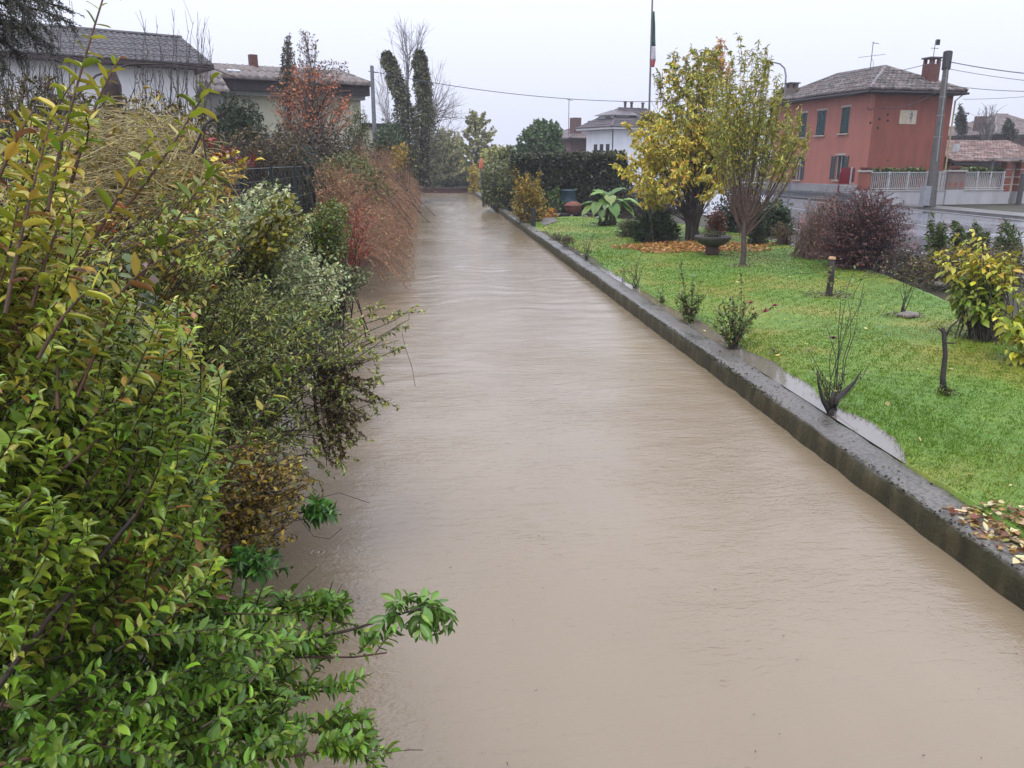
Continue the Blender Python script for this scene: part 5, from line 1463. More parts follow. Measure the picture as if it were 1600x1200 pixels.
bush('low_dead_bed', 'tangle of brown leaves and dead stems behind the yellow green bush', 1530, 450, [(1460, 450), (1465, 410), (1520, 390), (1600, 395), (1610, 470), (1500, 460)], .8, 320, 9, .07, .045, [(3, (110, 84, 62)), (2, (86, 84, 56)), (1, (140, 104, 84))], dz=.6, nstem=200, r0=.006, spread=.9)

# yellow green broad leaved bushes at the right edge
def broad_bush(label, u, v, poly, dd, n, m, pal, singles, ll=.16):
    q = gpt(u, v); d = depth_of(q)
    E = region(n, poly, d - dd, d + dd)
    return shrub('broadleaf_bush', label, 'shrub', q, E, m, .55, ll, ll * .55, pal, nstem=n, r0=.013, r1=.004, spread=.14, arch=.15, tmpl='leaf8', singles=singles, stemc=(84, 74, 58), droop=.75, out=.8, up=.8, pairs=True, group='yellow green bushes at the right edge')
bush('bed_ground_cover', 'dense brown green ground cover along the road behind the lawn edge', 1500, 448, [(1395, 440), (1415, 405), (1480, 385), (1610, 378), (1620, 470), (1480, 455)], .9, 620, 12, .07, .04, [(3, (104, 92, 66)), (2, (92, 98, 62)), (1, (140, 112, 88)), (1, (120, 124, 80))], dz=1.0, nstem=200, r0=.006, spread=1.4)
broad_bush('upright bush with yellow green drooping leaves on grey stems behind the cut sapling', 1535, 530, [(1478, 470), (1484, 425), (1498, 425), (1530, 420), (1562, 428), (1566, 470), (1540, 490), (1500, 485)], .5, 60, 14, [(3, (128, 150, 54)), (2, (110, 136, 48)), (1, (160, 164, 62))], 230)
broad_bush('taller yellow leaved spray arching over the upright bush', 1550, 532, [(1450, 400), (1455, 380), (1480, 365), (1510, 356), (1545, 365), (1590, 375), (1598, 400), (1560, 420), (1500, 400)], .6, 40, 12, [(3, (188, 182, 66)), (2, (160, 168, 62)), (1, (206, 180, 70))], 200)
broad_bush('bright lime yellow leaved bush cut by the right picture edge', 1640, 570, [(1548, 500), (1545, 470), (1570, 445), (1600, 435), (1680, 430), (1690, 560), (1600, 552), (1568, 545)], .5, 70, 14, [(3, (172, 180, 56)), (2, (146, 166, 50)), (1, (196, 190, 70))], 230)

# ---------------------------------------------------------------- roses along the wall
ROSEP = [(3, (96, 122, 70)), (2, (118, 140, 88)), (1, (106, 112, 70)), (1, (112, 78, 60))]
def rose(label, u, v, poly, n, m, r0=.010, t0=.4, flowers=(), ll=.078, extra=(), dd=.25, stemc=(66, 58, 44), wig=.01):
    q = gpt(u, v, .27); q[0] = max(q[0], WX1 + .06); q[2] = .24
    d = depth_of(q)
    E = np.concatenate([region(n, poly, d - dd, d + dd)] + [Pn([a], [b], [d + rng.normal(0, .08)]) for a, b in extra])
    th = shrub('rose_bush', label, 'rose', q, E, m, t0, ll, ll * .62, ROSEP, nstem=len(E), r0=r0, r1=.003, spread=.03, arch=.12, stemc=stemc, wig=.018, tmpl='leaf8', group='rose bushes along the river wall')
    for (a, b, col, s) in flowers:
        f = P(a, b, d - .1) - q
        fm = plain('petal_%d_%d' % (col[0], col[1]), K(*col), K(*[x * .75 for x in col]), 20, .6)
        V = MB()
        for ring, (rr, hh, kk) in enumerate(((.35, .5, 3), (.7, .42, 5), (1.0, .2, 6))):
            for k in range(kk):
                w = 6.28 * k / kk + ring
                c, s_ = math.cos(w), math.sin(w); t = V3(-s_, c, 0); o_ = V3(c, s_, 0)
                b0 = f + V3(0, 0, -.3 * s)
                V.add([b0 - t * .15 * s, b0 + t * .15 * s, f + o_ * rr * s + t * .45 * rr * s + V3(0, 0, hh * s), f + o_ * rr * s * 1.15 + V3(0, 0, (hh - .1) * s), f + o_ * rr * s - t * .45 * rr * s + V3(0, 0, hh * s)], [(0, 1, 2, 3, 4)])
        V.build('bloom', fm, th)
    return th
rose('gnarled bare rose with thick dark stump and long tall shoots in the puddle', 1298, 640, [(1262, 560), (1268, 545), (1300, 590), (1345, 560), (1365, 570), (1340, 600), (1275, 600)], 14, 4, .007, .55, [(1302, 528, (112, 66, 62), .045)], .05,
     [(1338, 412), (1346, 425), (1318, 450), (1330, 470), (1288, 505), (1304, 530), (1265, 550), (1352, 440), (1348, 455)])
q = gpt(1298, 640); q[2] = .24
E = Pn([1338, 1350, 1343, 1332, 1346, 1350, 1336, 1340], [412, 420, 430, 426, 442, 450, 418, 436], np.full(8, depth_of(q)))
stp = thing('rose_stump', 'dark forked old rose stock at the foot of the tall bare rose', 'stump', q)
MB().tube([V3(0, 0, -.05), V3(0, 0, .08), V3(.06, .0, .22), V3(.17, 0, .33), V3(.27, .02, .42), V3(.34, .03, .55)], [.05, .042, .036, .03, .018, .006], 8).tube([V3(0, 0, .05), V3(-.10, .02, .2), V3(-.17, .03, .4), V3(-.2, .04, .55)], [.035, .026, .015, .005], 7).tube([V3(.0, 0, .1), V3(.02, .03, .3)], [.03, .02], 6).build('stock', bark((54, 44, 38)), stp, smooth=True)
rose('leafy rose bush with red blooms leaning to the right beside the wall', 1146, 545, [(1105, 500), (1118, 475), (1140, 455), (1160, 470), (1190, 480), (1196, 495), (1175, 520), (1130, 525)], 38, 24, .0055, .3, [(1196, 486, (190, 50, 84), .05), (1211, 477, (186, 52, 84), .048), (1173, 473, (184, 56, 80), .045)], .055, [(1210, 478), (1196, 484), (1172, 474), (1158, 430), (1105, 497)])
rose('compact dark leaved rose with one tall shoot left of the red blooming rose', 1078, 503, [(1056, 480), (1055, 458), (1070, 445), (1092, 450), (1100, 470), (1096, 490), (1072, 498)], 34, 28, .0055, .25, [(1082, 431, (206, 206, 196), .03)], .055, [(1065, 405), (1064, 420), (1082, 432), (1094, 440), (1110, 450)])
rose('sprig of dark rose leaves in the puddle left of the compact rose', 1034, 472, [(1022, 474), (1024, 462), (1036, 455), (1044, 468)], 10, 8, .006, .3, (), .05, [(1035, 442), (1027, 450)])
rose('nearly bare rose with crooked dark stems above the puddle', 993, 450, [(978, 420), (985, 405), (1000, 402), (1014, 412), (1010, 430), (985, 435)], 11, 5, .008, .5, (), .05, [(1004, 392), (973, 430)])
rose('bare dark rose stems further along the wall before the banana', 916, 405, [(905, 375), (910, 362), (925, 358), (932, 375), (928, 395)], 12, 6, .007, .5, (), .05)
rose('thin twiggy rose between the two bare ones at the wall', 972, 440, [(968, 425), (972, 412), (980, 420)], 6, 3, .006, .4)
rose('weedy sprig at the wall foot near the gnarled rose', 1210, 556, [(1200, 548), (1212, 540), (1222, 552)], 8, 4, .004, .3, (), .04)
# small saplings on the lawn
q = gpt(1408, 494)
d = depth_of(q)
E = Pn([1420, 1434, 1412, 1405, 1428, 1436], [432, 436, 440, 446, 448, 430], d + rng.normal(0, .1, 6))
shrub('leafless_sapling', 'thin leafless forked sapling growing beside the oval stone', 'sapling', q, E, 0, .5, .05, .03, ROSEP, nstem=6, r0=.014, r1=.003, spread=.012, arch=.0, wig=.012, stemc=(60, 52, 46))
q = gpt(1476, 612); d = depth_of(q)
ct = thing('cut_sapling', 'short dark cut back sapling with one hooked branch on the lawn', 'sapling', q)
pp = [P(a, b, d) - q for a, b in ((1474, 614), (1473, 590), (1477, 555), (1475, 520), (1473, 512))]
MB().tube(pp, [.045, .034, .03, .028, .02], 8).tube([P(a, b, d) - q for a, b in ((1476, 528), (1486, 510), (1498, 500), (1502, 493))], [.02, .014, .009, .005], 6).tube([P(a, b, d) - q for a, b in ((1475, 522), (1466, 512))], [.016, .01], 6).tube([P(a, b, d - .05) - q for a, b in ((1477, 535), (1490, 537), (1498, 533))], [.012, .008, .004], 5).build('stem', bark((54, 44, 38)), ct, smooth=True)
E = q + ellip(40, V3(0, 0, .0), (.16, .16, .12), .1, 0)
L = twig_leaves(np.tile(q, (len(E), 1)), E * .5 + q * .5 + V3(0, 0, .04), E, 6, .2, .05, .02, [(2, (92, 110, 40)), (1, (60, 62, 34))])
leaves_to(ct, L, 0, 'leaf2', q)

# ---------------------------------------------------------------- plants by the street
bush('laurel_tree', 'rounded dark green laurel above the railing right of the utility pole', 1519, 300, [(1504, 264), (1503, 244), (1512, 228), (1522, 223), (1532, 230), (1535, 248), (1530, 265)], .8, 160, 16, .2, .1, [(3, (46, 62, 38)), (2, (66, 86, 46)), (1, (100, 118, 54))], z=.5, dz=3, nstem=12, r0=.05, t0=.6, cat='tree')
for (org, ln, lab) in ((r1, l1, 'strip of green ivy topping the long left railing'), (r2, l2, 'strip of green ivy topping the right railing')):
    k = 260
    E = org + (zrot(FA) @ np.stack([rng.uniform(0, ln, k), rng.uniform(.12, .5, k), rng.uniform(1.85, 2.22, k)], 0)).T
    S = E - V3(0, 0, .5) + rng.normal(0, .1, E.shape)
    shrub('ivy_strip', lab, 'ivy', org, E, 8, .4, .13, .10, [(3, (104, 122, 62)), (2, (78, 98, 48)), (1, (60, 70, 40))], S=S, nstem=40, group='ivy on the railings')
for (u0, u1, v0, v1, lab) in ((1408, 1452, 242, 264, 'grey green bush behind the railing against the red wall'), (1468, 1502, 244, 264, 'dull grey bush behind the painted pillar')):
    bush('grey_bush', lab, (u0 + u1) / 2, 300, [(u0, v1), (u0 + 3, v0 + 6), ((u0 + u1) / 2, v0), (u1 - 3, v0 + 7), (u1, v1)], .5, 110, 14, .13, .06, [(2, (92, 86, 72)), (2, (76, 78, 62)), (1, (110, 106, 88))], z=.5, dz=1.2, nstem=30, t0=.6)
k = 130
org = r1
E = org + (zrot(FA) @ np.stack([rng.uniform(0, l1, k), rng.uniform(.3, .6, k), rng.uniform(.9, 1.9, k)], 0)).T
shrub('railing_hedge', 'grey green leaves showing through the long left railing', 'hedge', org + V3(0, .4, 0), E, 12, .3, .12, .08, [(2, (100, 104, 88)), (1, (126, 128, 112)), (1, (70, 80, 56))], S=E * V3(1, 1, 0) + V3(0, 0, .5), nstem=30)
# bare tree among far houses on the right, dark conifers beside red house
def bare_tree(name, label, base, top, poly, d0, d1, n, m, c, r0=.14, tw=.01):
    E = region(n, poly, d0, d1)
    base = np.asarray(base, float); top = np.asarray(top, float)
    th = thing(name, label, 'tree', base)
    link('trunk', tubes('trunk', np.array([[V3(0, 0, -.2), (top - base) * .5, (top - base)]]), r0, r0 * .5, 8), bark(c), th)
    S = base + (top - base) * rng.uniform(.55, 1.0, (n, 1))
    C = S + (E - S) * V3(.62, .62, .42)
    link('limbs', stems_mesh('limbs', S, C, E, r0 * .35, tw * .5, 8, 5, 0, base), bark(c), th, 'stuff')
    s2, c2, e2 = side_twigs(S, C, E, m, .35, np.linalg.norm(E - S, axis=1).mean() * .36, .3, .85, .8)
    link('twigs', stems_mesh('twigs', s2, c2, e2, tw, tw * .4, 5, 3, 0, base), bark(c), th, 'stuff')
    return th
bare_tree('bare_tree', 'leafless fan shaped tree beyond the tiled outbuilding', P(1545, 240, 90) * V3(1, 1, 0) + V3(0, 0, .5), P(1545, 208, 90), [(1518, 195), (1520, 178), (1535, 163), (1550, 160), (1562, 170), (1565, 195), (1545, 200)], 88, 92, 22, 7, (126, 116, 116), .22, .03)
for u, v0, v1, w, lab in ((1500, 160, 200, 9, 'dark conifer just right of the red house eave'), (1575, 184, 205, 10, 'dark shrub crown behind the far brick house ridge'), (1545, 212, 232, 14, 'dark green bush between far brick house and outbuilding roof')):
    bush('dark_conifer', lab, u, 300, [(u - w, v1), (u - w * .6, v0 + (v1 - v0) * .4), (u, v0), (u + w * .7, v0 + (v1 - v0) * .5), (u + w, v1)], 1.0, 110, 14, .3, .14, [(3, (48, 56, 44)), (2, (66, 72, 56))], z=.5, dz=24, nstem=10, r0=.1, t0=.7, cat='tree')
tree('dark_tree', 'dark tree crown peeping over the left end of the red roof', P(1232, 170, 75) * V3(1, 1, 0) + V3(0, 0, .5), P(1232, 150, 75), region(140, [(1212, 165), (1215, 145), (1225, 135), (1240, 140), (1246, 160)], 73, 77), 18, .3, .2, [(2, (64, 70, 56)), (1, (84, 88, 70))], nb=10)
# ================================================================== left bank plants
# ivy clad twin trunks with a bare tree between
def ivy_trunk(label, pts, radii, base, n):
    base = np.asarray(base, float)
    th = thing('ivy_clad_tree', label, 'tree', base, group='ivy clad trunks')
    pts = [np.asarray(p) for p in pts]
    MB().tube([p - base for p in pts], [r * .35 for r in radii], 8).build('trunk', bark((70, 62, 54)), th)
    t = rng.random(n) * (len(pts) - 1); i = t.astype(int); f = (t - i)[:, None]
    P0 = np.array(pts); R0 = np.array(radii)
    c = P0[i] * (1 - f) + P0[i + 1] * f
    d = nz(rng.normal(size=(n, 3)) * V3(1, 1, .25))
    an_ = np.arctan2(d[:, 1], d[:, 0])
    rr = (R0[i] * (1 - f[:, 0]) + R0[i + 1] * f[:, 0]) * (.55 + .5 * rng.random(n)) * (1 + .22 * np.sin(c[:, 2] * 3.1 + an_ * 2) + .16 * np.sin(c[:, 2] * 7.3 - an_ * 3))
    p = c + d * rr[:, None]
    L = dict(p=p, d=nz(d + rng.normal(0, .5, (n, 3)) + V3(0, 0, -.3)), n=nz(d + V3(0, 0, .5) + rng.normal(0, .4, (n, 3))), l=.15 * np.exp(rng.normal(0, .2, n)), w=.13 * np.exp(rng.normal(0, .2, n)), c=pick([(4, (80, 84, 64)), (3, (98, 100, 76)), (1, (120, 116, 92)), (1, (60, 64, 52))], n), curl=np.ones(n))
    leaves_to(th, L, 0, 'leaf2', base)
d = 60
b1 = P(632, 250, d); b1[2] = 1.3
ivy_trunk('left ivy covered trunk leaning left beside the bare tree', [b1, P(634, 200, d), P(630, 160, d), P(618, 125, d), P(608, 98, d), P(604, 83, d)], [1.2, .85, .62, .6, .5, .22], b1, 9000)
b2 = P(662, 250, d + 1); b2[2] = 1.3
ivy_trunk('right ivy covered trunk standing upright beside the bare tree', [b2, P(664, 200, d), P(663, 160, d), P(660, 125, d), P(656, 98, d), P(656, 80, d)], [1.4, 1.0, .6, .58, .48, .2], b2, 9500)
bush('ivy_thicket', 'broad ivy thicket around the feet of the twin trunks', 648, 280, [(602, 245), (610, 200), (640, 180), (675, 182), (690, 215), (688, 250), (650, 275), (610, 265)], 1.5, 420, 16, .22, .15, [(3, (70, 74, 54)), (2, (88, 92, 64)), (1, (104, 100, 66))], z=1.0, dz=0, nstem=60, t0=.5)
bare_tree('bare_tree', 'tall leafless tree rising between the ivy trunks', P(637, 250, 62) * V3(1, 1, 0) + V3(0, 0, 1.3), P(637, 85, 62), [(604, 60), (608, 45), (622, 27), (635, 22), (652, 30), (668, 42), (664, 58), (640, 75), (612, 75)], 60, 64, 17, 9, (150, 143, 145), .11, .016)
bare_tree('bare_tree', 'pale leafless spreading crown right of the ivy trunks', P(664, 250, 66) * V3(1, 1, 0) + V3(0, 0, 1.3), P(664, 175, 66), [(680, 200), (672, 160), (665, 100), (690, 88), (708, 100), (712, 140), (725, 170), (745, 190), (740, 215), (700, 215)], 63, 69, 34, 9, (158, 152, 152), .14, .015)
bare_tree('bare_tree', 'faint leafless branches left of the ivy trunks', P(612, 250, 64) * V3(1, 1, 0) + V3(0, 0, 1.3), P(610, 190, 64), [(590, 180), (585, 120), (596, 70), (606, 66), (606, 130), (612, 190)], 62, 66, 14, 7, (164, 158, 158), .07, .014)
# orange leaved tree before the cream house
q = P(492, 245, 34); q[2] = 1.5
tree('orange_tree', 'small tree with sparse orange red autumn leaves before the cream house', q, P(488, 130, 34), region(340, [(418, 165), (414, 128), (436, 108), (468, 98), (500, 104), (535, 118), (556, 148), (550, 190), (505, 215), (468, 212), (432, 195)], 31, 37), 8, .12, .06, [(4, (186, 112, 84)), (3, (160, 96, 74)), (1, (190, 128, 96)), (1.5, (118, 90, 72))], trunkc=(78, 66, 60), r0=.08, nb=20, limb_r=.03, limbs_from=.15)
q = P(452, 230, 37); q[2] = 1.5
tree('dark_tree', 'dark thin leaved tree left behind the orange tree', q, P(450, 60, 37), region(150, [(430, 130), (438, 90), (446, 58), (452, 50), (460, 80), (468, 120), (460, 140)], 36, 38), 12, .12, .05, [(3, (76, 74, 66)), (2, (96, 92, 80))], trunkc=(80, 74, 70), r0=.08, nb=10, limb_r=.02)
q = P(480, 230, 39); q[2] = 1.5
tree('sparse_tree', 'tall sparse tree with few brown leaves over the cream roof', q, P(482, 60, 39), region(110, [(462, 110), (464, 50), (476, 40), (492, 52), (500, 90), (530, 95), (550, 90), (545, 112), (505, 110)], 37.5, 40.5), 5, .13, .06, [(2, (112, 92, 84)), (1, (140, 104, 86))], trunkc=(104, 92, 88), r0=.06, nb=20, limb_r=.02)
# thickets behind the fence
def thicket(name, label, u, v, d, poly, dd, n, m, ll, lw, pal, **kw):
    q = P(u, v, d); q[2] = 1.4
    E = region(n, poly, d - dd, d + dd)
    kw.setdefault('nstem', 80); kw.setdefault('spread', .5)
    return shrub(name, label, kw.pop('cat', 'shrub'), q, E, m, kw.pop('t0', .35), ll, lw, pal, **kw)
thicket('blue_conifer', 'dark blue green conifer bush below the grey shed roof', 375, 230, 26, [(330, 215), (335, 165), (350, 145), (375, 142), (400, 160), (418, 190), (420, 225)], 1.4, 340, 18, .14, .02, [(3, (60, 78, 66)), (2, (78, 94, 80)), (1, (46, 58, 50))], out=.5)
thicket('brown_thicket', 'thin brown and dark stems thicket behind the mesh fence', 400, 250, 22, [(330, 250), (335, 205), (380, 195), (440, 190), (480, 200), (500, 250)], 1.6, 320, 9, .09, .04, [(2, (112, 94, 64)), (2, (84, 78, 56)), (1, (132, 118, 76))], nstem=320, spread=1.6)
thicket('dark_thicket', 'grey dark shrubs in front of the cream house wall', 470, 240, 28, [(420, 245), (430, 195), (470, 180), (520, 195), (560, 210), (560, 250)], 1.5, 380, 12, .11, .06, [(2, (84, 80, 72)), (2, (68, 66, 58)), (1, (110, 84, 74))], nstem=250, spread=1.6)
thicket('teal_shrub', 'dark teal dense shrub with net behind the mesh fence', 460, 270, 24, [(430, 262), (432, 235), (455, 225), (485, 228), (500, 245), (500, 265)], .8, 240, 16, .08, .05, [(3, (38, 66, 64)), (2, (50, 80, 74))], nstem=30)
thicket('green_thicket', 'olive green loose thicket behind fence posts', 530, 280, 24, [(465, 310), (470, 265), (505, 245), (545, 232), (575, 240), (585, 275), (560, 310)], 1.4, 420, 14, .09, .05, [(3, (100, 112, 58)), (2, (82, 96, 54)), (1, (124, 124, 70))], spread=1.0)
thicket('conifer_shrub', 'blue green shrub left of the ivy thicket', 602, 245, 48, [(580, 240), (582, 205), (600, 185), (622, 190), (638, 215), (635, 240)], 1.4, 260, 16, .18, .05, [(3, (74, 96, 78)), (2, (92, 112, 92))], out=.6)
thicket('bamboo_like_shrub', 'light green tall shrub before the right end of cream house', 560, 240, 36, [(530, 240), (535, 190), (550, 158), (565, 160), (580, 190), (590, 235)], 1.0, 150, 12, .13, .03, [(3, (116, 124, 84)), (2, (94, 104, 68))], nstem=80)
thicket('yellow_sprig', 'small yellow leaved shrub tops above the brown hedge', 622, 260, 40, [(608, 240), (612, 224), (628, 222), (642, 226), (640, 240)], .8, 60, 10, .1, .08, [(3, (176, 146, 60)), (1, (140, 130, 60))], nstem=20)

# long russet hedge trailing to the water
def russet():
    base = V3(-2.2, 26, .9)
    segs = 2100
    y = 18.5 + 42 * rng.random(segs) ** 1.25
    S = np.stack([-2.35 + rng.normal(0, .2, segs), y, .9 + .3 * rng.random(segs)], -1)
    top = 2.9 + .25 * np.sin(y * .7) + .7 * smooth01((y - 18) / 14)
    a = rng.random(segs)
    ex_ = -2.75 + 2.3 * rng.random(segs) ** .75
    ez = np.where(ex_ < -1.8, top * (.55 + .5 * rng.random(segs)), .15 + (top * .95) * rng.random(segs) ** .9 * np.clip((.15 - ex_) / 2.0, .12, 1))
    E = np.stack([ex_, y + rng.normal(0, .6, segs), ez], -1)
    C = S + (E - S) * .45 + np.stack([np.zeros(segs), np.zeros(segs), .5 + .9 * rng.random(segs)], -1)
    th = thing('russet_hedge', 'long overhanging russet brown fine twigged hedge on the left bank', 'hedge', base)
    link('stems', stems_mesh('stems', S, C, E, .010, .003, 7, 3, .02, base), bark((178, 130, 100)), th, 'stuff')
    s2, c2, e2 = side_twigs(S, C, E, 2, .45, .45, -.2, .7, .8)
    link('twigs', stems_mesh('twigs', s2, c2, e2, .005, .002, 4, 3, 0, base), bark((190, 142, 108)), th, 'stuff')
    L = twig_leaves(S, C, E, 14, .35, .065, .022, [(4, (176, 134, 112)), (3, (158, 118, 98)), (2, (152, 136, 100)), (1, (186, 150, 122)), (1.4, (126, 120, 82))], .8, .5, .5)
    L['c'] *= (1 + .28 * np.sin(L['p'][:, 1:2] * 1.7 + L['p'][:, 2:3] * 3.1) * np.sin(L['p'][:, 0:1] * 2.9 + L['p'][:, 1:2] * .6))
    leaves_to(th, L, 0, 'leaf2', base)
russet()
q = P(572, 400, 14.5); q[2] = .4
E = region(60, [(545, 385), (548, 320), (575, 300), (590, 340), (585, 400)], 13.8, 15.2)
shrub('red_twig_shrub', 'bright red twigs hanging before the russet hedge', 'shrub', q + V3(-.4, 0, .6), E, 7, .4, .06, .025, [(3, (160, 78, 70)), (2, (140, 84, 70)), (1, (140, 110, 66))], nstem=60, r0=.006, stemc=(160, 66, 58), droop=.6)
q = P(520, 415, 12.5); q[2] = .5
E = region(430, [(488, 405), (490, 340), (500, 312), (525, 308), (545, 320), (550, 360), (545, 400), (520, 415)], 11.8, 13.2)
shrub('green_bush', 'dense mid green bush between variegated shrub and russet hedge', 'shrub', q + V3(-.4, 0, .3), E, 18, .35, .055, .03, [(3, (84, 108, 40)), (2, (106, 126, 50)), (1, (66, 84, 36)), (1, (140, 120, 60))], nstem=80, spread=.3)
q = P(545, 440, 12); q[2] = .2
E = region(120, [(515, 440), (520, 420), (555, 410), (585, 425), (580, 445), (545, 450)], 11.4, 12.4)
shrub('silver_trailer', 'grey green trailing sprays dipping to the water below the green bush', 'shrub', q + V3(-.5, 0, .3), E, 16, .3, .05, .025, [(3, (126, 138, 108)), (2, (96, 108, 80))], nstem=60, spread=.3)

# variegated shrub
q = V3(-2.6, 9.8, .7)
vp = [(285, 430), (290, 350), (330, 330), (380, 300), (420, 280), (455, 290), (480, 330), (490, 380), (545, 420), (560, 470), (480, 490), (380, 470), (300, 470)]
E = region(1300, vp, 8.3, 10.6)
shrub('variegated_shrub', 'grey white variegated leaved shrub spreading before the mesh fence', 'shrub', q, E, 18, .5, .05, .028, [(4, (168, 178, 146)), (3, (132, 148, 110)), (3, (202, 208, 184)), (1.4, (96, 110, 76))], nstem=160, spread=.5, stemc=(64, 52, 42), r0=.012)
E = region(130, [(420, 330), (440, 300), (480, 300), (500, 340), (470, 380), (420, 400), (390, 380)], 8.0, 8.8)
shrub('climbing_vine', 'olive yellow vine leaves straggling over the variegated shrub', 'vine', q + V3(.1, -.6, .2), E, 5, .6, .075, .05, [(3, (128, 130, 48)), (2, (104, 104, 44)), (1, (168, 160, 60))], nstem=60, r0=.005, stemc=(66, 54, 40))

# dry straw tangle with yellow, crimson sprays
q = V3(-2.9, 6.2, 1.3)
n = 1300
E = region(n, [(110, 330), (125, 230), (180, 190), (240, 172), (300, 190), (330, 240), (345, 300), (300, 345), (200, 350)], 5.2, 7.2)
S = E + rng.normal(0, .2, (n, 3)) * V3(1.2, 1, .6) - V3(.2, 0, .08)
C = (S + E) / 2 + rng.normal(0, .12, (n, 3)) + V3(0, 0, .08)
th = thing('straw_tangle', 'heap of pale dry straw coloured vine stalks on the left bank', 'dry vines', q)
link('stalks', stems_mesh('stalks', S, C, E, .0034, .002, 7, 3, .006, q), bark((206, 188, 126)), th, 'stuff')
L = twig_leaves(S[:420], C[:420], E[:420], 5, .2, .05, .02, [(3, (176, 160, 92)), (2, (150, 138, 70)), (1, (120, 92, 66))], .9, .5, .5)
leaves_to(th, L, 0, 'leaf2', q)
E2 = region(340, [(60, 420), (70, 250), (120, 170), (240, 165), (330, 200), (360, 300), (300, 400)], 6.0, 8.2)
shrub('bank_undergrowth', 'mixed olive and brown undergrowth beneath the straw tangle', 'shrub', q + V3(0, .3, -.3), E2, 16, .2, .06, .03, [(2, (112, 108, 56)), (2, (92, 84, 50)), (2, (140, 132, 72)), (1, (80, 58, 44))], nstem=340, spread=.3, stemc=(96, 78, 54), r0=.008)
E = region(26, [(318, 215), (330, 205), (380, 235), (405, 250), (395, 262), (350, 250)], 7.2, 7.8)
shrub('crimson_spray', 'crimson red leaf sprays left of the mesh fence', 'vine', q + V3(.3, 1.0, .2), E, 14, .7, .05, .03, [(3, (156, 66, 76)), (1, (130, 60, 66))], nstem=26, r0=.004)
E = region(60, [(240, 275), (260, 245), (330, 250), (395, 225), (420, 240), (390, 275), (330, 300), (260, 330)], 6.0, 7.0)
shrub('yellow_vine', 'bright yellow vine leaves over the straw tangle', 'vine', q + V3(.2, .2, .2), E, 8, .65, .065, .045, [(3, (196, 180, 64)), (2, (180, 160, 60)), (1, (206, 150, 70))], nstem=60, r0=.004, tmpl='leaf8')
E = region(40, [(150, 330), (250, 300), (290, 330), (270, 350)], 5.2, 6.0)
shrub('orange_sprig', 'small orange brown leaf sprigs under the straw tangle', 'vine', q + V3(.1, -.3, 0), E, 6, .6, .05, .03, [(3, (190, 120, 70)), (1, (150, 90, 60))], nstem=20, r0=.004)

E = region(480, [(190, 470), (200, 380), (240, 330), (300, 280), (340, 270), (375, 300), (380, 380), (340, 470), (260, 520)], 4.4, 6.2)
shrub('mixed_bank_shrub', 'mixed yellow green small leaved growth between straw tangle and variegated shrub', 'shrub', V3(-2.5, 5.0, .9), E, 16, .4, .05, .024, [(3, (142, 150, 74)), (2, (112, 124, 64)), (2, (170, 160, 86)), (1, (160, 116, 76)), (1, (150, 160, 120))], nstem=200, spread=.4, r0=.006, stemc=(96, 76, 58))
# bare upright twigs before the white villa, dark stump, spruce boughs
def bare_switches(label, u0, u1, v0, v1, d0, d1, n, c=(84, 74, 72)):
    base = P((u0 + u1) / 2, 220, (d0 + d1) / 2); base[2] = 1.5
    u = rng.uniform(u0, u1, n); v = v0 + (v1 - v0) * rng.random(n) ** .8
    dd = rng.uniform(d0, d1, n)
    E = Pn(u, v, dd)
    S = Pn(u + rng.normal(0, 14, n), np.full(n, 190.), dd)
    C = (S + E) / 2 + rng.normal(0, .08, (n, 3))
    th = thing('bare_switches', label, 'shrub', base, group='bare shrubs before the white villa')
    link('stems', stems_mesh('stems', S - V3(0, 0, .0), C, E, .012, .004, 9, 4, .02, base), bark(c), th, 'stuff')
    s2, c2, e2 = side_twigs(S, C, E, 4, .2, .5, .5, .5, .7)
    link('twigs', stems_mesh('twigs', s2, c2, e2, .005, .002, 5, 3, 0, base), bark(c), th, 'stuff')
    L = twig_leaves(S, C, E, 3, .1, .06, .03, [(1, (130, 120, 84)), (1, (96, 88, 66))], t1=.5)
    leaves_to(th, L, 0, 'leaf2', base)
bare_switches('bare upright switches before the right half of the white villa', 185, 335, 5, 130, 14, 18, 30)
bare_switches('bare dense switches before the left half of the white villa', -10, 120, -10, 130, 13, 17, 34, (76, 68, 64))
E = region(420, [(-20, 215), (-20, 128), (50, 112), (110, 125), (150, 150), (210, 142), (300, 150), (345, 185), (350, 215)], 9, 12)
shrub('hazel_thicket', 'olive brown thicket screening the lower walls of the white villa', 'shrub', P(150, 215, 10.5) * V3(1, 1, 0) + V3(0, 0, 1.4), E, 10, .5, .07, .035, [(2, (112, 104, 62)), (2, (88, 84, 56)), (1, (136, 126, 78)), (1, (104, 76, 58))], nstem=420, spread=1.0, r0=.010, stemc=(84, 72, 62), S=E * V3(1, 1, 0) + rng.normal(0, .25, E.shape) * V3(1, 1, 0) + V3(0, 0, 1.45))
q = P(172, 185, 13); q[2] = 1.4
th = thing('dark_snag', 'dark brown dead broken trunk before the white villa', 'stump', q)
w = P(172, 110, 13) - q
MB().tube([V3(0, 0, 0), w * .3 + V3(.02, 0, 0), w * .7 - V3(.02, 0, 0), w * .93, w], [.2, .17, .155, .15, .08], 9).build('trunk', bark((74, 56, 50)), th)
E = q + w * .6 + ellip(90, V3(0, 0, 0), (.22, .22, .7), .6)
L = twig_leaves(np.tile(q + w * .55, (len(E), 1)), E, E, 5, .7, .09, .045, [(2, (92, 70, 60)), (1, (70, 56, 50))])
leaves_to(th, L, 0, 'leaf2', q)
q = P(-70, 200, 9.5); q[2] = 1.5
sp = thing('spruce_tree', 'dark spruce with drooping boughs entering the top left corner', 'tree', q)
st = P(-70, -160, 9.5)
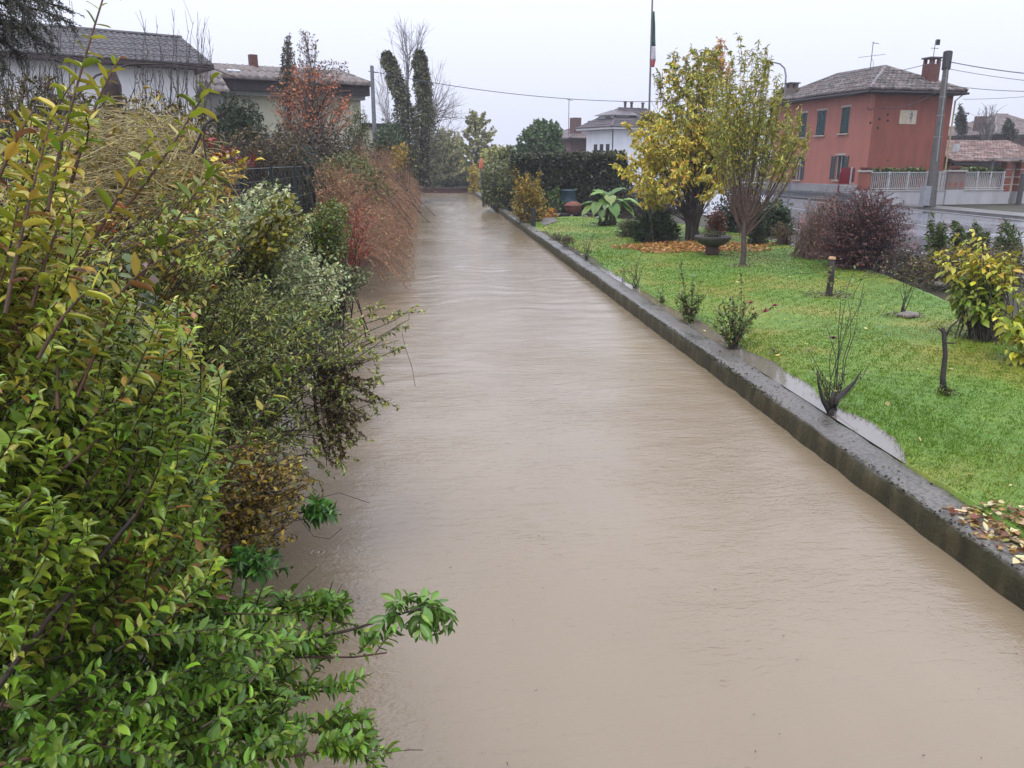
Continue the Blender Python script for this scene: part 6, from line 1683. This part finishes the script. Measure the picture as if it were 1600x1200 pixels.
link('trunk', tubes('trunk', np.array([[V3(0, 0, -.1), (st - q) * .5, st - q]]), .16, .08, 9), bark((72, 60, 52)), sp)
ends = [(110, 35), (85, 12), (118, 22), (60, 60), (75, 68), (30, 85), (40, 42), (10, 110), (95, -8), (55, 24), (20, 62), (70, 45), (25, 10), (5, 140)]
E = np.array([P(a, b, 8.8 + random.uniform(0, 1.2)) for a, b in ends])
S = np.array([q + (st - q) * t for t in np.linspace(.52, .88, len(ends))]); S[:, 2] = np.maximum(S[:, 2], E[:, 2] + .15)
C = (S + E) / 2 + V3(0, 0, .25)
link('boughs', stems_mesh('boughs', S, C, E, .03, .006, 8, 5, 0, q), bark((70, 58, 50)), sp, 'stuff')
s2, c2, e2 = side_twigs(S, C, E, 34, .15, .34, -.55, .6, .6)
link('twigs', stems_mesh('twigs', s2, c2, e2, .005, .003, 4, 3, 0, q), bark((70, 62, 50)), sp, 'stuff')
L = twig_leaves(s2, c2, e2, 34, .0, .032, .005, [(3, (60, 66, 54)), (2, (76, 82, 66)), (1, (46, 52, 44))], .9, .1, .2)
leaves_to(sp, L, 0, 'leaf2', q)
# arching bare cane in front of the villa
q = P(140, 130, 4.4)
E = P(370, 128, 4.8)
b0 = V3(q[0] - .5, q[1], 1.2)
th = thing('bare_cane', 'long thin bare cane arching right below the villa roof', 'branch', b0)
pts = [P(a, b, dd) - b0 for a, b, dd in ((60, 260, 4.2), (110, 160, 4.3), (150, 118, 4.4), (200, 101, 4.5), (270, 99, 4.6), (330, 106, 4.7), (375, 124, 4.8))]
MB().tube(pts, [.008, .007, .006, .005, .004, .003, .002], 5).build('cane', bark((64, 56, 52)), th)
th = thing('bare_cane', 'forked dark bare branch below the arching cane', 'branch', b0)
MB().tube([P(a, b, 5) - b0 for a, b in ((300, 240), (320, 195), (355, 172), (366, 150), (368, 128))], [.010, .008, .006, .004, .002], 6).tube([P(a, b, 5) - b0 for a, b in ((322, 195), (318, 215), (322, 250))], [.007, .006, .005], 6).tube([P(a, b, 5) - b0 for a, b in ((355, 172), (345, 182), (330, 190))], [.008, .006, .004], 5).build('cane', bark((52, 44, 42)), th)

# ---------------------------------------------------------------- drooping small leaved shrub over the water
q = V3(-2.35, 5.6, .6)
ends = [(665, 484), (628, 545), (603, 628), (582, 690), (545, 715), (520, 745), (590, 560), (560, 500), (600, 480), (640, 500), (575, 610), (530, 690), (555, 655), (610, 520), (540, 560), (500, 520), (525, 600), (590, 590)]
n0 = len(ends)
E1 = np.array([P(a + random.uniform(-16, 8) * (k > 0), b + random.uniform(-14, 14) * (k > 0), 6.2 + random.uniform(-.5, .9)) for k in range(2) for a, b in ends])
E2 = region(210, [(300, 520), (310, 440), (380, 420), (460, 430), (520, 455), (535, 500), (510, 550), (480, 590), (450, 640), (450, 720), (420, 760), (360, 720), (330, 620)], 5.2, 7.6)
E = np.concatenate([E1, E2])
S = q + rng.normal(0, 1, (len(E), 3)) * V3(.3, .5, .15)
C = S + (E - S) * V3(.55, .55, .3) + V3(0, 0, .95) * rng.uniform(.5, 1.1, (len(E), 1)) + rng.normal(0, .12, E.shape)
th = thing('drooping_shrub', 'arching small leaved shrub drooping over the brown water', 'shrub', q)
link('stems', stems_mesh('stems', S, C, E, .010, .002, 10, 4, .012, q), bark((74, 60, 48)), th, 'stuff')
s2, c2, e2 = side_twigs(S, C, E, 6, .35, .24, -.25, .7, .8)
link('twigs', stems_mesh('twigs', s2, c2, e2, .002, .0015, 4, 3, 0, q), bark((84, 70, 52)), th, 'stuff')
PALD = [(3, (140, 154, 90)), (3, (118, 132, 80)), (2, (164, 174, 118)), (1.4, (182, 184, 96))]
L = cat_leaves(twig_leaves(S, C, E, 44, .3, .040, .015, PALD, .8, .45, .7), twig_leaves(s2, c2, e2, 15, .1, .036, .013, PALD, .8, .35, .7))
leaves_to(th, L, 0, 'leaf2', q)
# cotoneaster-like brown tassel
E = region(60, [(530, 560), (550, 540), (600, 610), (590, 690), (570, 690), (540, 740), (510, 745), (520, 650)], 5.9, 6.5)
S = np.tile(P(500, 560, 6.1), (60, 1)) + rng.normal(0, .06, (60, 3))
shrub('tassel_branch', 'dark brownish leafy tassels hanging to the water from the drooping shrub', 'branch', S[0], E, 60, .15, .03, .016, [(3, (92, 78, 46)), (2, (104, 98, 58)), (1, (70, 56, 40))], S=S, arch=.5, nstem=60, r0=.006)
# soft green mass between and yellow leaves
E = region(360, [(440, 520), (480, 470), (540, 480), (560, 530), (530, 575), (480, 590), (430, 570)], 6.4, 7.8)
shrub('soft_green_shrub', 'soft grey green fine leaved mass behind the drooping branches', 'shrub', V3(-2.3, 6.9, .5), E, 14, .4, .045, .018, [(3, (104, 124, 76)), (2, (84, 104, 64)), (1, (124, 138, 92))], nstem=80, spread=.3)
for (poly, d0, d1, n, lab) in (([(255, 470), (290, 470), (335, 540), (320, 560), (280, 520)], 3.6, 4.0, 9, 'drooping lime green compound leaf sprays in mid bank'), ([(300, 380), (330, 400), (365, 420), (330, 420)], 4.2, 4.8, 7, 'pale yellow green leaf sprays above the lime sprays'), ([(300, 590), (340, 580), (370, 640), (330, 660)], 3.8, 4.3, 9, 'yellow green leaf sprays low in mid bank')):
    E = region(n, poly, d0, d1)
    shrub('compound_spray', lab, 'vine', E.mean(0) + V3(-.3, .1, -.2), E, 18, .55, .055, .02, [(3, (160, 172, 70)), (2, (138, 158, 62)), (1, (180, 184, 90))], nstem=n, r0=.004, pairs=True, tmpl='leaf8', spread=.05, droop=.5, group='lime leaf sprays on the left bank')

# golden brown low bush at the waterline
q = V3(-2.0, 4.9, .15)
E = region(420, [(340, 830), (350, 720), (380, 680), (430, 690), (480, 720), (500, 760), (470, 800), (460, 850), (400, 870)], 4.6, 5.4)
shrub('golden_bush', 'golden brown small leaved bush touching the waterline', 'shrub', q, E, 26, .35, .034, .018, [(3, (150, 128, 54)), (2, (110, 96, 48)), (2, (88, 72, 44)), (1, (176, 150, 56)), (1, (92, 100, 48))], nstem=160, spread=.25, r0=.006, stemc=(86, 64, 50))
def dip_spray(label, u, v, d, w, h, n):
    q = P(u - w, v, d); q[2] = max(q[2], .08)
    E = region(n, [(u - w, v), (u - w * .4, v - h), (u + w * .7, v - h * .6), (u + w, v), (u, v + h * .5)], d - .2, d + .2)
    E[:, 2] = np.maximum(E[:, 2], .03)
    shrub('dipping_spray', label, 'branch', q, E, 16, .25, .075, .026, [(3, (66, 116, 44)), (2, (86, 136, 56)), (1, (52, 92, 40))], nstem=n, r0=.004, r1=.002, spread=.06, pairs=True, tmpl='leaf8', singles=60, arch=.2, group='fresh green sprays dipping into the water')
dip_spray('small fresh green spray dipping into the water below the tassels', 512, 803, 5.35, 30, 18, 14)
dip_spray('larger fresh green spray dipping into the water beside the golden bush', 415, 885, 4.75, 48, 26, 18)
q = P(470, 790, 5.2)
th = thing('drifting_twig', 'thin bare twig trailing over the water right of the golden bush', 'twig', q)
MB().tube([P(a, b, 5.15) - q for a, b in ((455, 770), (490, 780), (530, 770), (578, 786))], .0025, 5).tube([P(a, b, 5.0) - q for a, b in ((460, 800), (490, 838), (515, 842), (535, 825))], .0025, 5).build('twig', bark((92, 76, 60)), th)

# ================================================================== foreground shrub on the left
def shoot_leaves(S, C, E, m, pal, ll, lw):
    return twig_leaves(S, C, E, m, .12, ll, lw, pal, .85, .05, 1.0, True, .18)
FGP = [(4, (174, 176, 76)), (3, (156, 166, 66)), (2, (124, 148, 58)), (1, (190, 176, 88)), (.35, (150, 112, 78))]
FGO = [(3, (178, 160, 76)), (3, (154, 152, 70)), (1, (160, 114, 80)), (.5, (126, 92, 84))]
FGG = [(4, (120, 148, 54)), (3, (138, 160, 62)), (2, (96, 126, 46)), (1, (158, 168, 70))]
fgbase = V3(-1.75, 1.3, .6)
fg = thing('tall_privet_shrub', 'tall leafy shrub with olive green shoots filling the left foreground', 'shrub', fgbase)
main = [  # photo polylines (start, bend, end), distance, palette
    ((75, 330), (105, 190), (168, -25), 1.75, FGP), ((8, 490), (40, 340), (78, 195), 1.6, FGO), ((112, 285), (150, 165), (190, 88), 1.95, FGP),
    ((115, 430), (190, 300), (242, 212), 2.0, FGP), ((200, 320), (270, 225), (335, 118), 2.1, FGP), ((215, 445), (285, 330), (342, 262), 2.15, FGG),
    ((50, 480), (85, 370), (112, 325), 1.9, FGP), ((160, 500), (205, 440), (255, 405), 2.0, FGO), ((-20, 320), (20, 230), (52, 172), 1.7, FGO),
    ((250, 730), (320, 620), (372, 525), 2.3, FGG), ((330, 790), (400, 660), (468, 552), 2.5, FGG), ((90, 640), (90, 540), (95, 445), 1.85, FGG),
    ((200, 760), (215, 680), (215, 620), 2.0, FGG), ((60, 560), (120, 470), (165, 455), 1.8, FGP), ((120, 620), (160, 520), (170, 470), 1.9, FGO),
    ((40, 330), (70, 210), (120, 120), 1.9, FGP), ((230, 560), (255, 530), (265, 510), 2.2, FGG), ((270, 960), (300, 860), (345, 810), 2.2, FGG), ((90, 740), (150, 690), (190, 655), 1.9, FGG)]
Ls = []
MS, MC, ME = [], [], []
for a, b, c, d, pal in main:
    S, Bp, E = P(*a, d), P(*b, d + .05), P(*c, d + .12)
    C = 2 * Bp - (S + E) / 2
    MS.append(S); MC.append(C); ME.append(E)
    ln = np.linalg.norm(E - S)
    Ls.append(shoot_leaves(S[None], C[None], E[None], 2 * max(6, int(ln / .034)), pal, .048, .020))
MS, MC, ME = map(np.array, (MS, MC, ME))
link('main_shoots', stems_mesh('main_shoots', MS, MC, ME, .0046, .0018, 12, 6, 0, fgbase), bark((98, 66, 40)), fg, 'stuff')
# filling shoots
poly = [(-120, 330), (-20, 300), (60, 320), (130, 340), (200, 400), (260, 450), (310, 500), (345, 560), (350, 640), (345, 740), (350, 820), (340, 900), (270, 930), (-120, 950)]
n = 620
u = rng.uniform(-120, 360, n * 4); v = rng.uniform(210, 950, n * 4); m = in_poly(u, v, poly); u, v = u[m][:n], v[m][:n]; u = np.concatenate([u, rng.uniform(-60, 130, 40)]); v = np.concatenate([v, rng.uniform(170, 330, 40)]); n = len(u)
dd = 1.75 + .9 * rng.random(n) + .0006 * np.clip(u, 0, 400)
E = Pn(u, v, dd)
bend = rng.uniform(90, 190, n)
S = Pn(u - rng.uniform(10, 130, n), v + bend, dd + rng.uniform(0, .35, n))
C = (S + E) / 2 + rng.normal(0, .03, (n, 3)) + V3(.02, 0, 0)
link('side_shoots', stems_mesh('side_shoots', S, C, E, .0032, .0014, 6, 4, .003, fgbase), bark((88, 62, 40)), fg, 'stuff')
gl = np.clip((v - 330) / 420, 0, 1)
for lo, hi, pal in ((0, .25, FGP), (.25, .6, [(3, (138, 154, 62)), (2, (156, 164, 70)), (2, (112, 138, 54)), (.6, (156, 128, 76))]), (.6, 1.01, FGG)):
    mm = (gl >= lo) & (gl < hi)
    if mm.any(): Ls.append(shoot_leaves(S[mm], C[mm], E[mm], 30, pal, .040, .018))
mm = (u < 110) & (v < 560) & (rng.random(n) < .5)
if mm.any(): Ls.append(shoot_leaves(S[mm] + .03, C[mm] + .03, E[mm] + .03, 14, FGO, .042, .019))
mm = (u > 180) & (v > 760) & (rng.random(n) < .5)
if mm.any(): Ls.append(shoot_leaves(S[mm] + .02, C[mm] + .02, E[mm] + .02, 8, [(2, (130, 92, 66)), (1, (118, 96, 84)), (1, (150, 116, 70))], .038, .02))
Lf = cat_leaves(*Ls)
leaves_to(fg, Lf, 300, 'leaf14', fgbase)
print('fg leaves', len(Lf['p']))
# thick canes running down to the bank
n = 16
E = S[rng.choice(len(S), n)]; S0 = fgbase + rng.normal(0, 1, (n, 3)) * V3(.15, .3, .05)
link('canes', stems_mesh('canes', S0, S0 + (E - S0) * V3(.3, .3, .6), E, .014, .006, 8, 5, 0, fgbase), bark((70, 52, 44)), fg, 'stuff')
# inner growth behind the front shoots, its shade put into darker leaf greens
poly = [(-150, 350), (100, 330), (240, 420), (320, 560), (330, 950), (200, 1230), (-150, 1250)]
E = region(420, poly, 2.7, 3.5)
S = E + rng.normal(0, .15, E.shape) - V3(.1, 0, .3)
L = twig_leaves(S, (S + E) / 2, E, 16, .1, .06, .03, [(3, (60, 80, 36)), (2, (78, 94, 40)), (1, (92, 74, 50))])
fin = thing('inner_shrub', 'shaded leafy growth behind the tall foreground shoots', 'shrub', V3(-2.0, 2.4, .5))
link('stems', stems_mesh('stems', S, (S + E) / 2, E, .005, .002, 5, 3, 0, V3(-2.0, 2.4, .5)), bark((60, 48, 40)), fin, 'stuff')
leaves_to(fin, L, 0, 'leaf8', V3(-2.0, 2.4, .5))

# lower foreground privet reaching over the water
pvb = V3(-1.7, 1.9, .4)
pv = thing('low_privet', 'fresh green oval leaved privet spreading over the water at bottom left', 'shrub', pvb)
PVP = [(4, (100, 138, 52)), (3, (116, 152, 60)), (2, (76, 112, 42)), (1, (136, 160, 72))]
mains = [((30, 1045), (240, 1055), (430, 1065), 2.45), ((60, 1010), (300, 975), (560, 975), 2.6), ((150, 1090), (380, 1040), (600, 1020), 2.55), ((250, 1010), (400, 965), (520, 950), 2.6), ((200, 1130), (350, 1090), (560, 1080), 2.5), ((100, 1160), (300, 1140), (420, 1120), 2.35), ((230, 1200), (420, 1150), (570, 1150), 2.4), ((300, 1230), (450, 1180), (590, 1185), 2.3), ((0, 1100), (150, 1110), (300, 1080), 2.1), ((-40, 1200), (120, 1170), (250, 1150), 2.0), ((100, 990), (230, 960), (350, 955), 2.4)]
MS = np.array([P(*a, d) for a, b, c, d in mains]); ME = np.array([P(*c, d + .1) for a, b, c, d in mains]); MM = np.array([P(*b, d) for a, b, c, d in mains]); MC = 2 * MM - (MS + ME) / 2
link('main_branches', stems_mesh('main_branches', MS, MC, ME, .0065, .0025, 10, 5, .004, pvb), bark((104, 66, 48)), pv)
s2, c2, e2 = side_twigs(MS, MC, ME, 20, .1, .17, .35, .6, .7)
polyp = [(-150, 930), (60, 950), (230, 945), (330, 930), (470, 935), (560, 945), (600, 1000), (560, 1060), (530, 1090), (565, 1130), (600, 1180), (600, 1260), (-150, 1260)]
E = region(330, [(-150, 960), (60, 965), (230, 955), (330, 945), (450, 950), (500, 1000), (450, 1080), (420, 1130), (440, 1180), (440, 1260), (-150, 1260)], 2.0, 2.75)
S = E - np.stack([rng.uniform(.08, .22, len(E)), rng.normal(0, .05, len(E)), rng.uniform(.0, .12, len(E))], -1)
s2 = np.concatenate([s2, S]); c2 = np.concatenate([c2, (S + E) / 2]); e2 = np.concatenate([e2, E])
link('twigs', stems_mesh('twigs', s2, c2, e2, .003, .0015, 5, 4, 0, pvb), bark((92, 70, 50)), pv, 'stuff')
Lp = cat_leaves(twig_leaves(s2, c2, e2, 22, .1, .036, .017, PVP, .8, .05, 1.0, True, .18), twig_leaves(MS, MC, ME, 34, .2, .038, .018, PVP, .8, .05, 1.0, True, .18))
u, v, dpt = project(Lp['p'])
leaves_to(pv, sub_leaves(Lp, in_poly(u, v, [(a + (15 if a > 300 else 0), b - 10) for a, b in polyp]) | (u < 200)), 300, 'leaf14', pvb)
# compound-leaved branch tip reaching over the water
q = P(545, 985, 2.65)
ab = thing('ash_branch', 'compound leaved branch tip hanging farthest over the water at bottom', 'branch', q)
pts = [P(a, b, 2.65) - q for a, b in ((430, 1010), (545, 985), (600, 968), (640, 955), (675, 948))]
MB().tube(pts, [.006, .005, .004, .003, .002], 6).build('twig', bark((78, 60, 48)), ab, smooth=True)
n = 13
S = np.array([P(625 + 4 * i, 958 - i, 2.65) for i in range(n)])
E = np.array([P(a, b, 2.65 + random.uniform(-.12, .12)) for a, b in ((590, 990), (615, 985), (612, 945), (640, 936), (665, 940), (690, 945), (706, 965), (700, 985), (682, 998), (655, 1000), (635, 985), (672, 985), (708, 975))])
C = (S + E) / 2 + V3(0, 0, .05)
link('leaf_stalks', stems_mesh('leaf_stalks', S, C, E, .0022, .001, 6, 4, 0, q), bark((96, 110, 60)), ab, 'stuff')
leaves_to(ab, twig_leaves(S, C, E, 12, .25, .05, .022, [(3, (92, 132, 58)), (2, (112, 150, 74)), (1, (76, 112, 50))], .8, .45, .9, True, .15), 200, 'leaf14', q)
# slim seedlings trailing right above the water, mid bank
q = P(470, 640, 5.8)
th = thing('hanging_tendril', 'thin bare tendril hanging from the drooping shrub over the water', 'twig', q)
MB().tube([P(a, b, 6.0) - q for a, b in ((628, 520), (634, 545), (644, 575), (649, 605))], .002, 5).tube([P(a, b, 5.8) - q for a, b in ((470, 600), (500, 640), (512, 690), (510, 730))], .003, 5).build('tendril', bark((92, 78, 62)), th)

# ================================================================== rainy air
hz = MB().box(-905, 905, -45, 1505, -1.8, 17.0).build('haze', None)
hm = bpy.data.materials.new('haze'); hm.use_nodes = True
hm.node_tree.nodes.clear()
ho = hm.node_tree.nodes.new('ShaderNodeOutputMaterial'); hv = hm.node_tree.nodes.new('ShaderNodeVolumePrincipled')
hv.inputs['Color'].default_value = (.93, .95, 1.0, 1); hv.inputs['Density'].default_value = .0007
hm.node_tree.links.new(hv.outputs['Volume'], ho.inputs['Volume'])
hz.data.materials.append(hm)
tag(hz, kind='stuff')
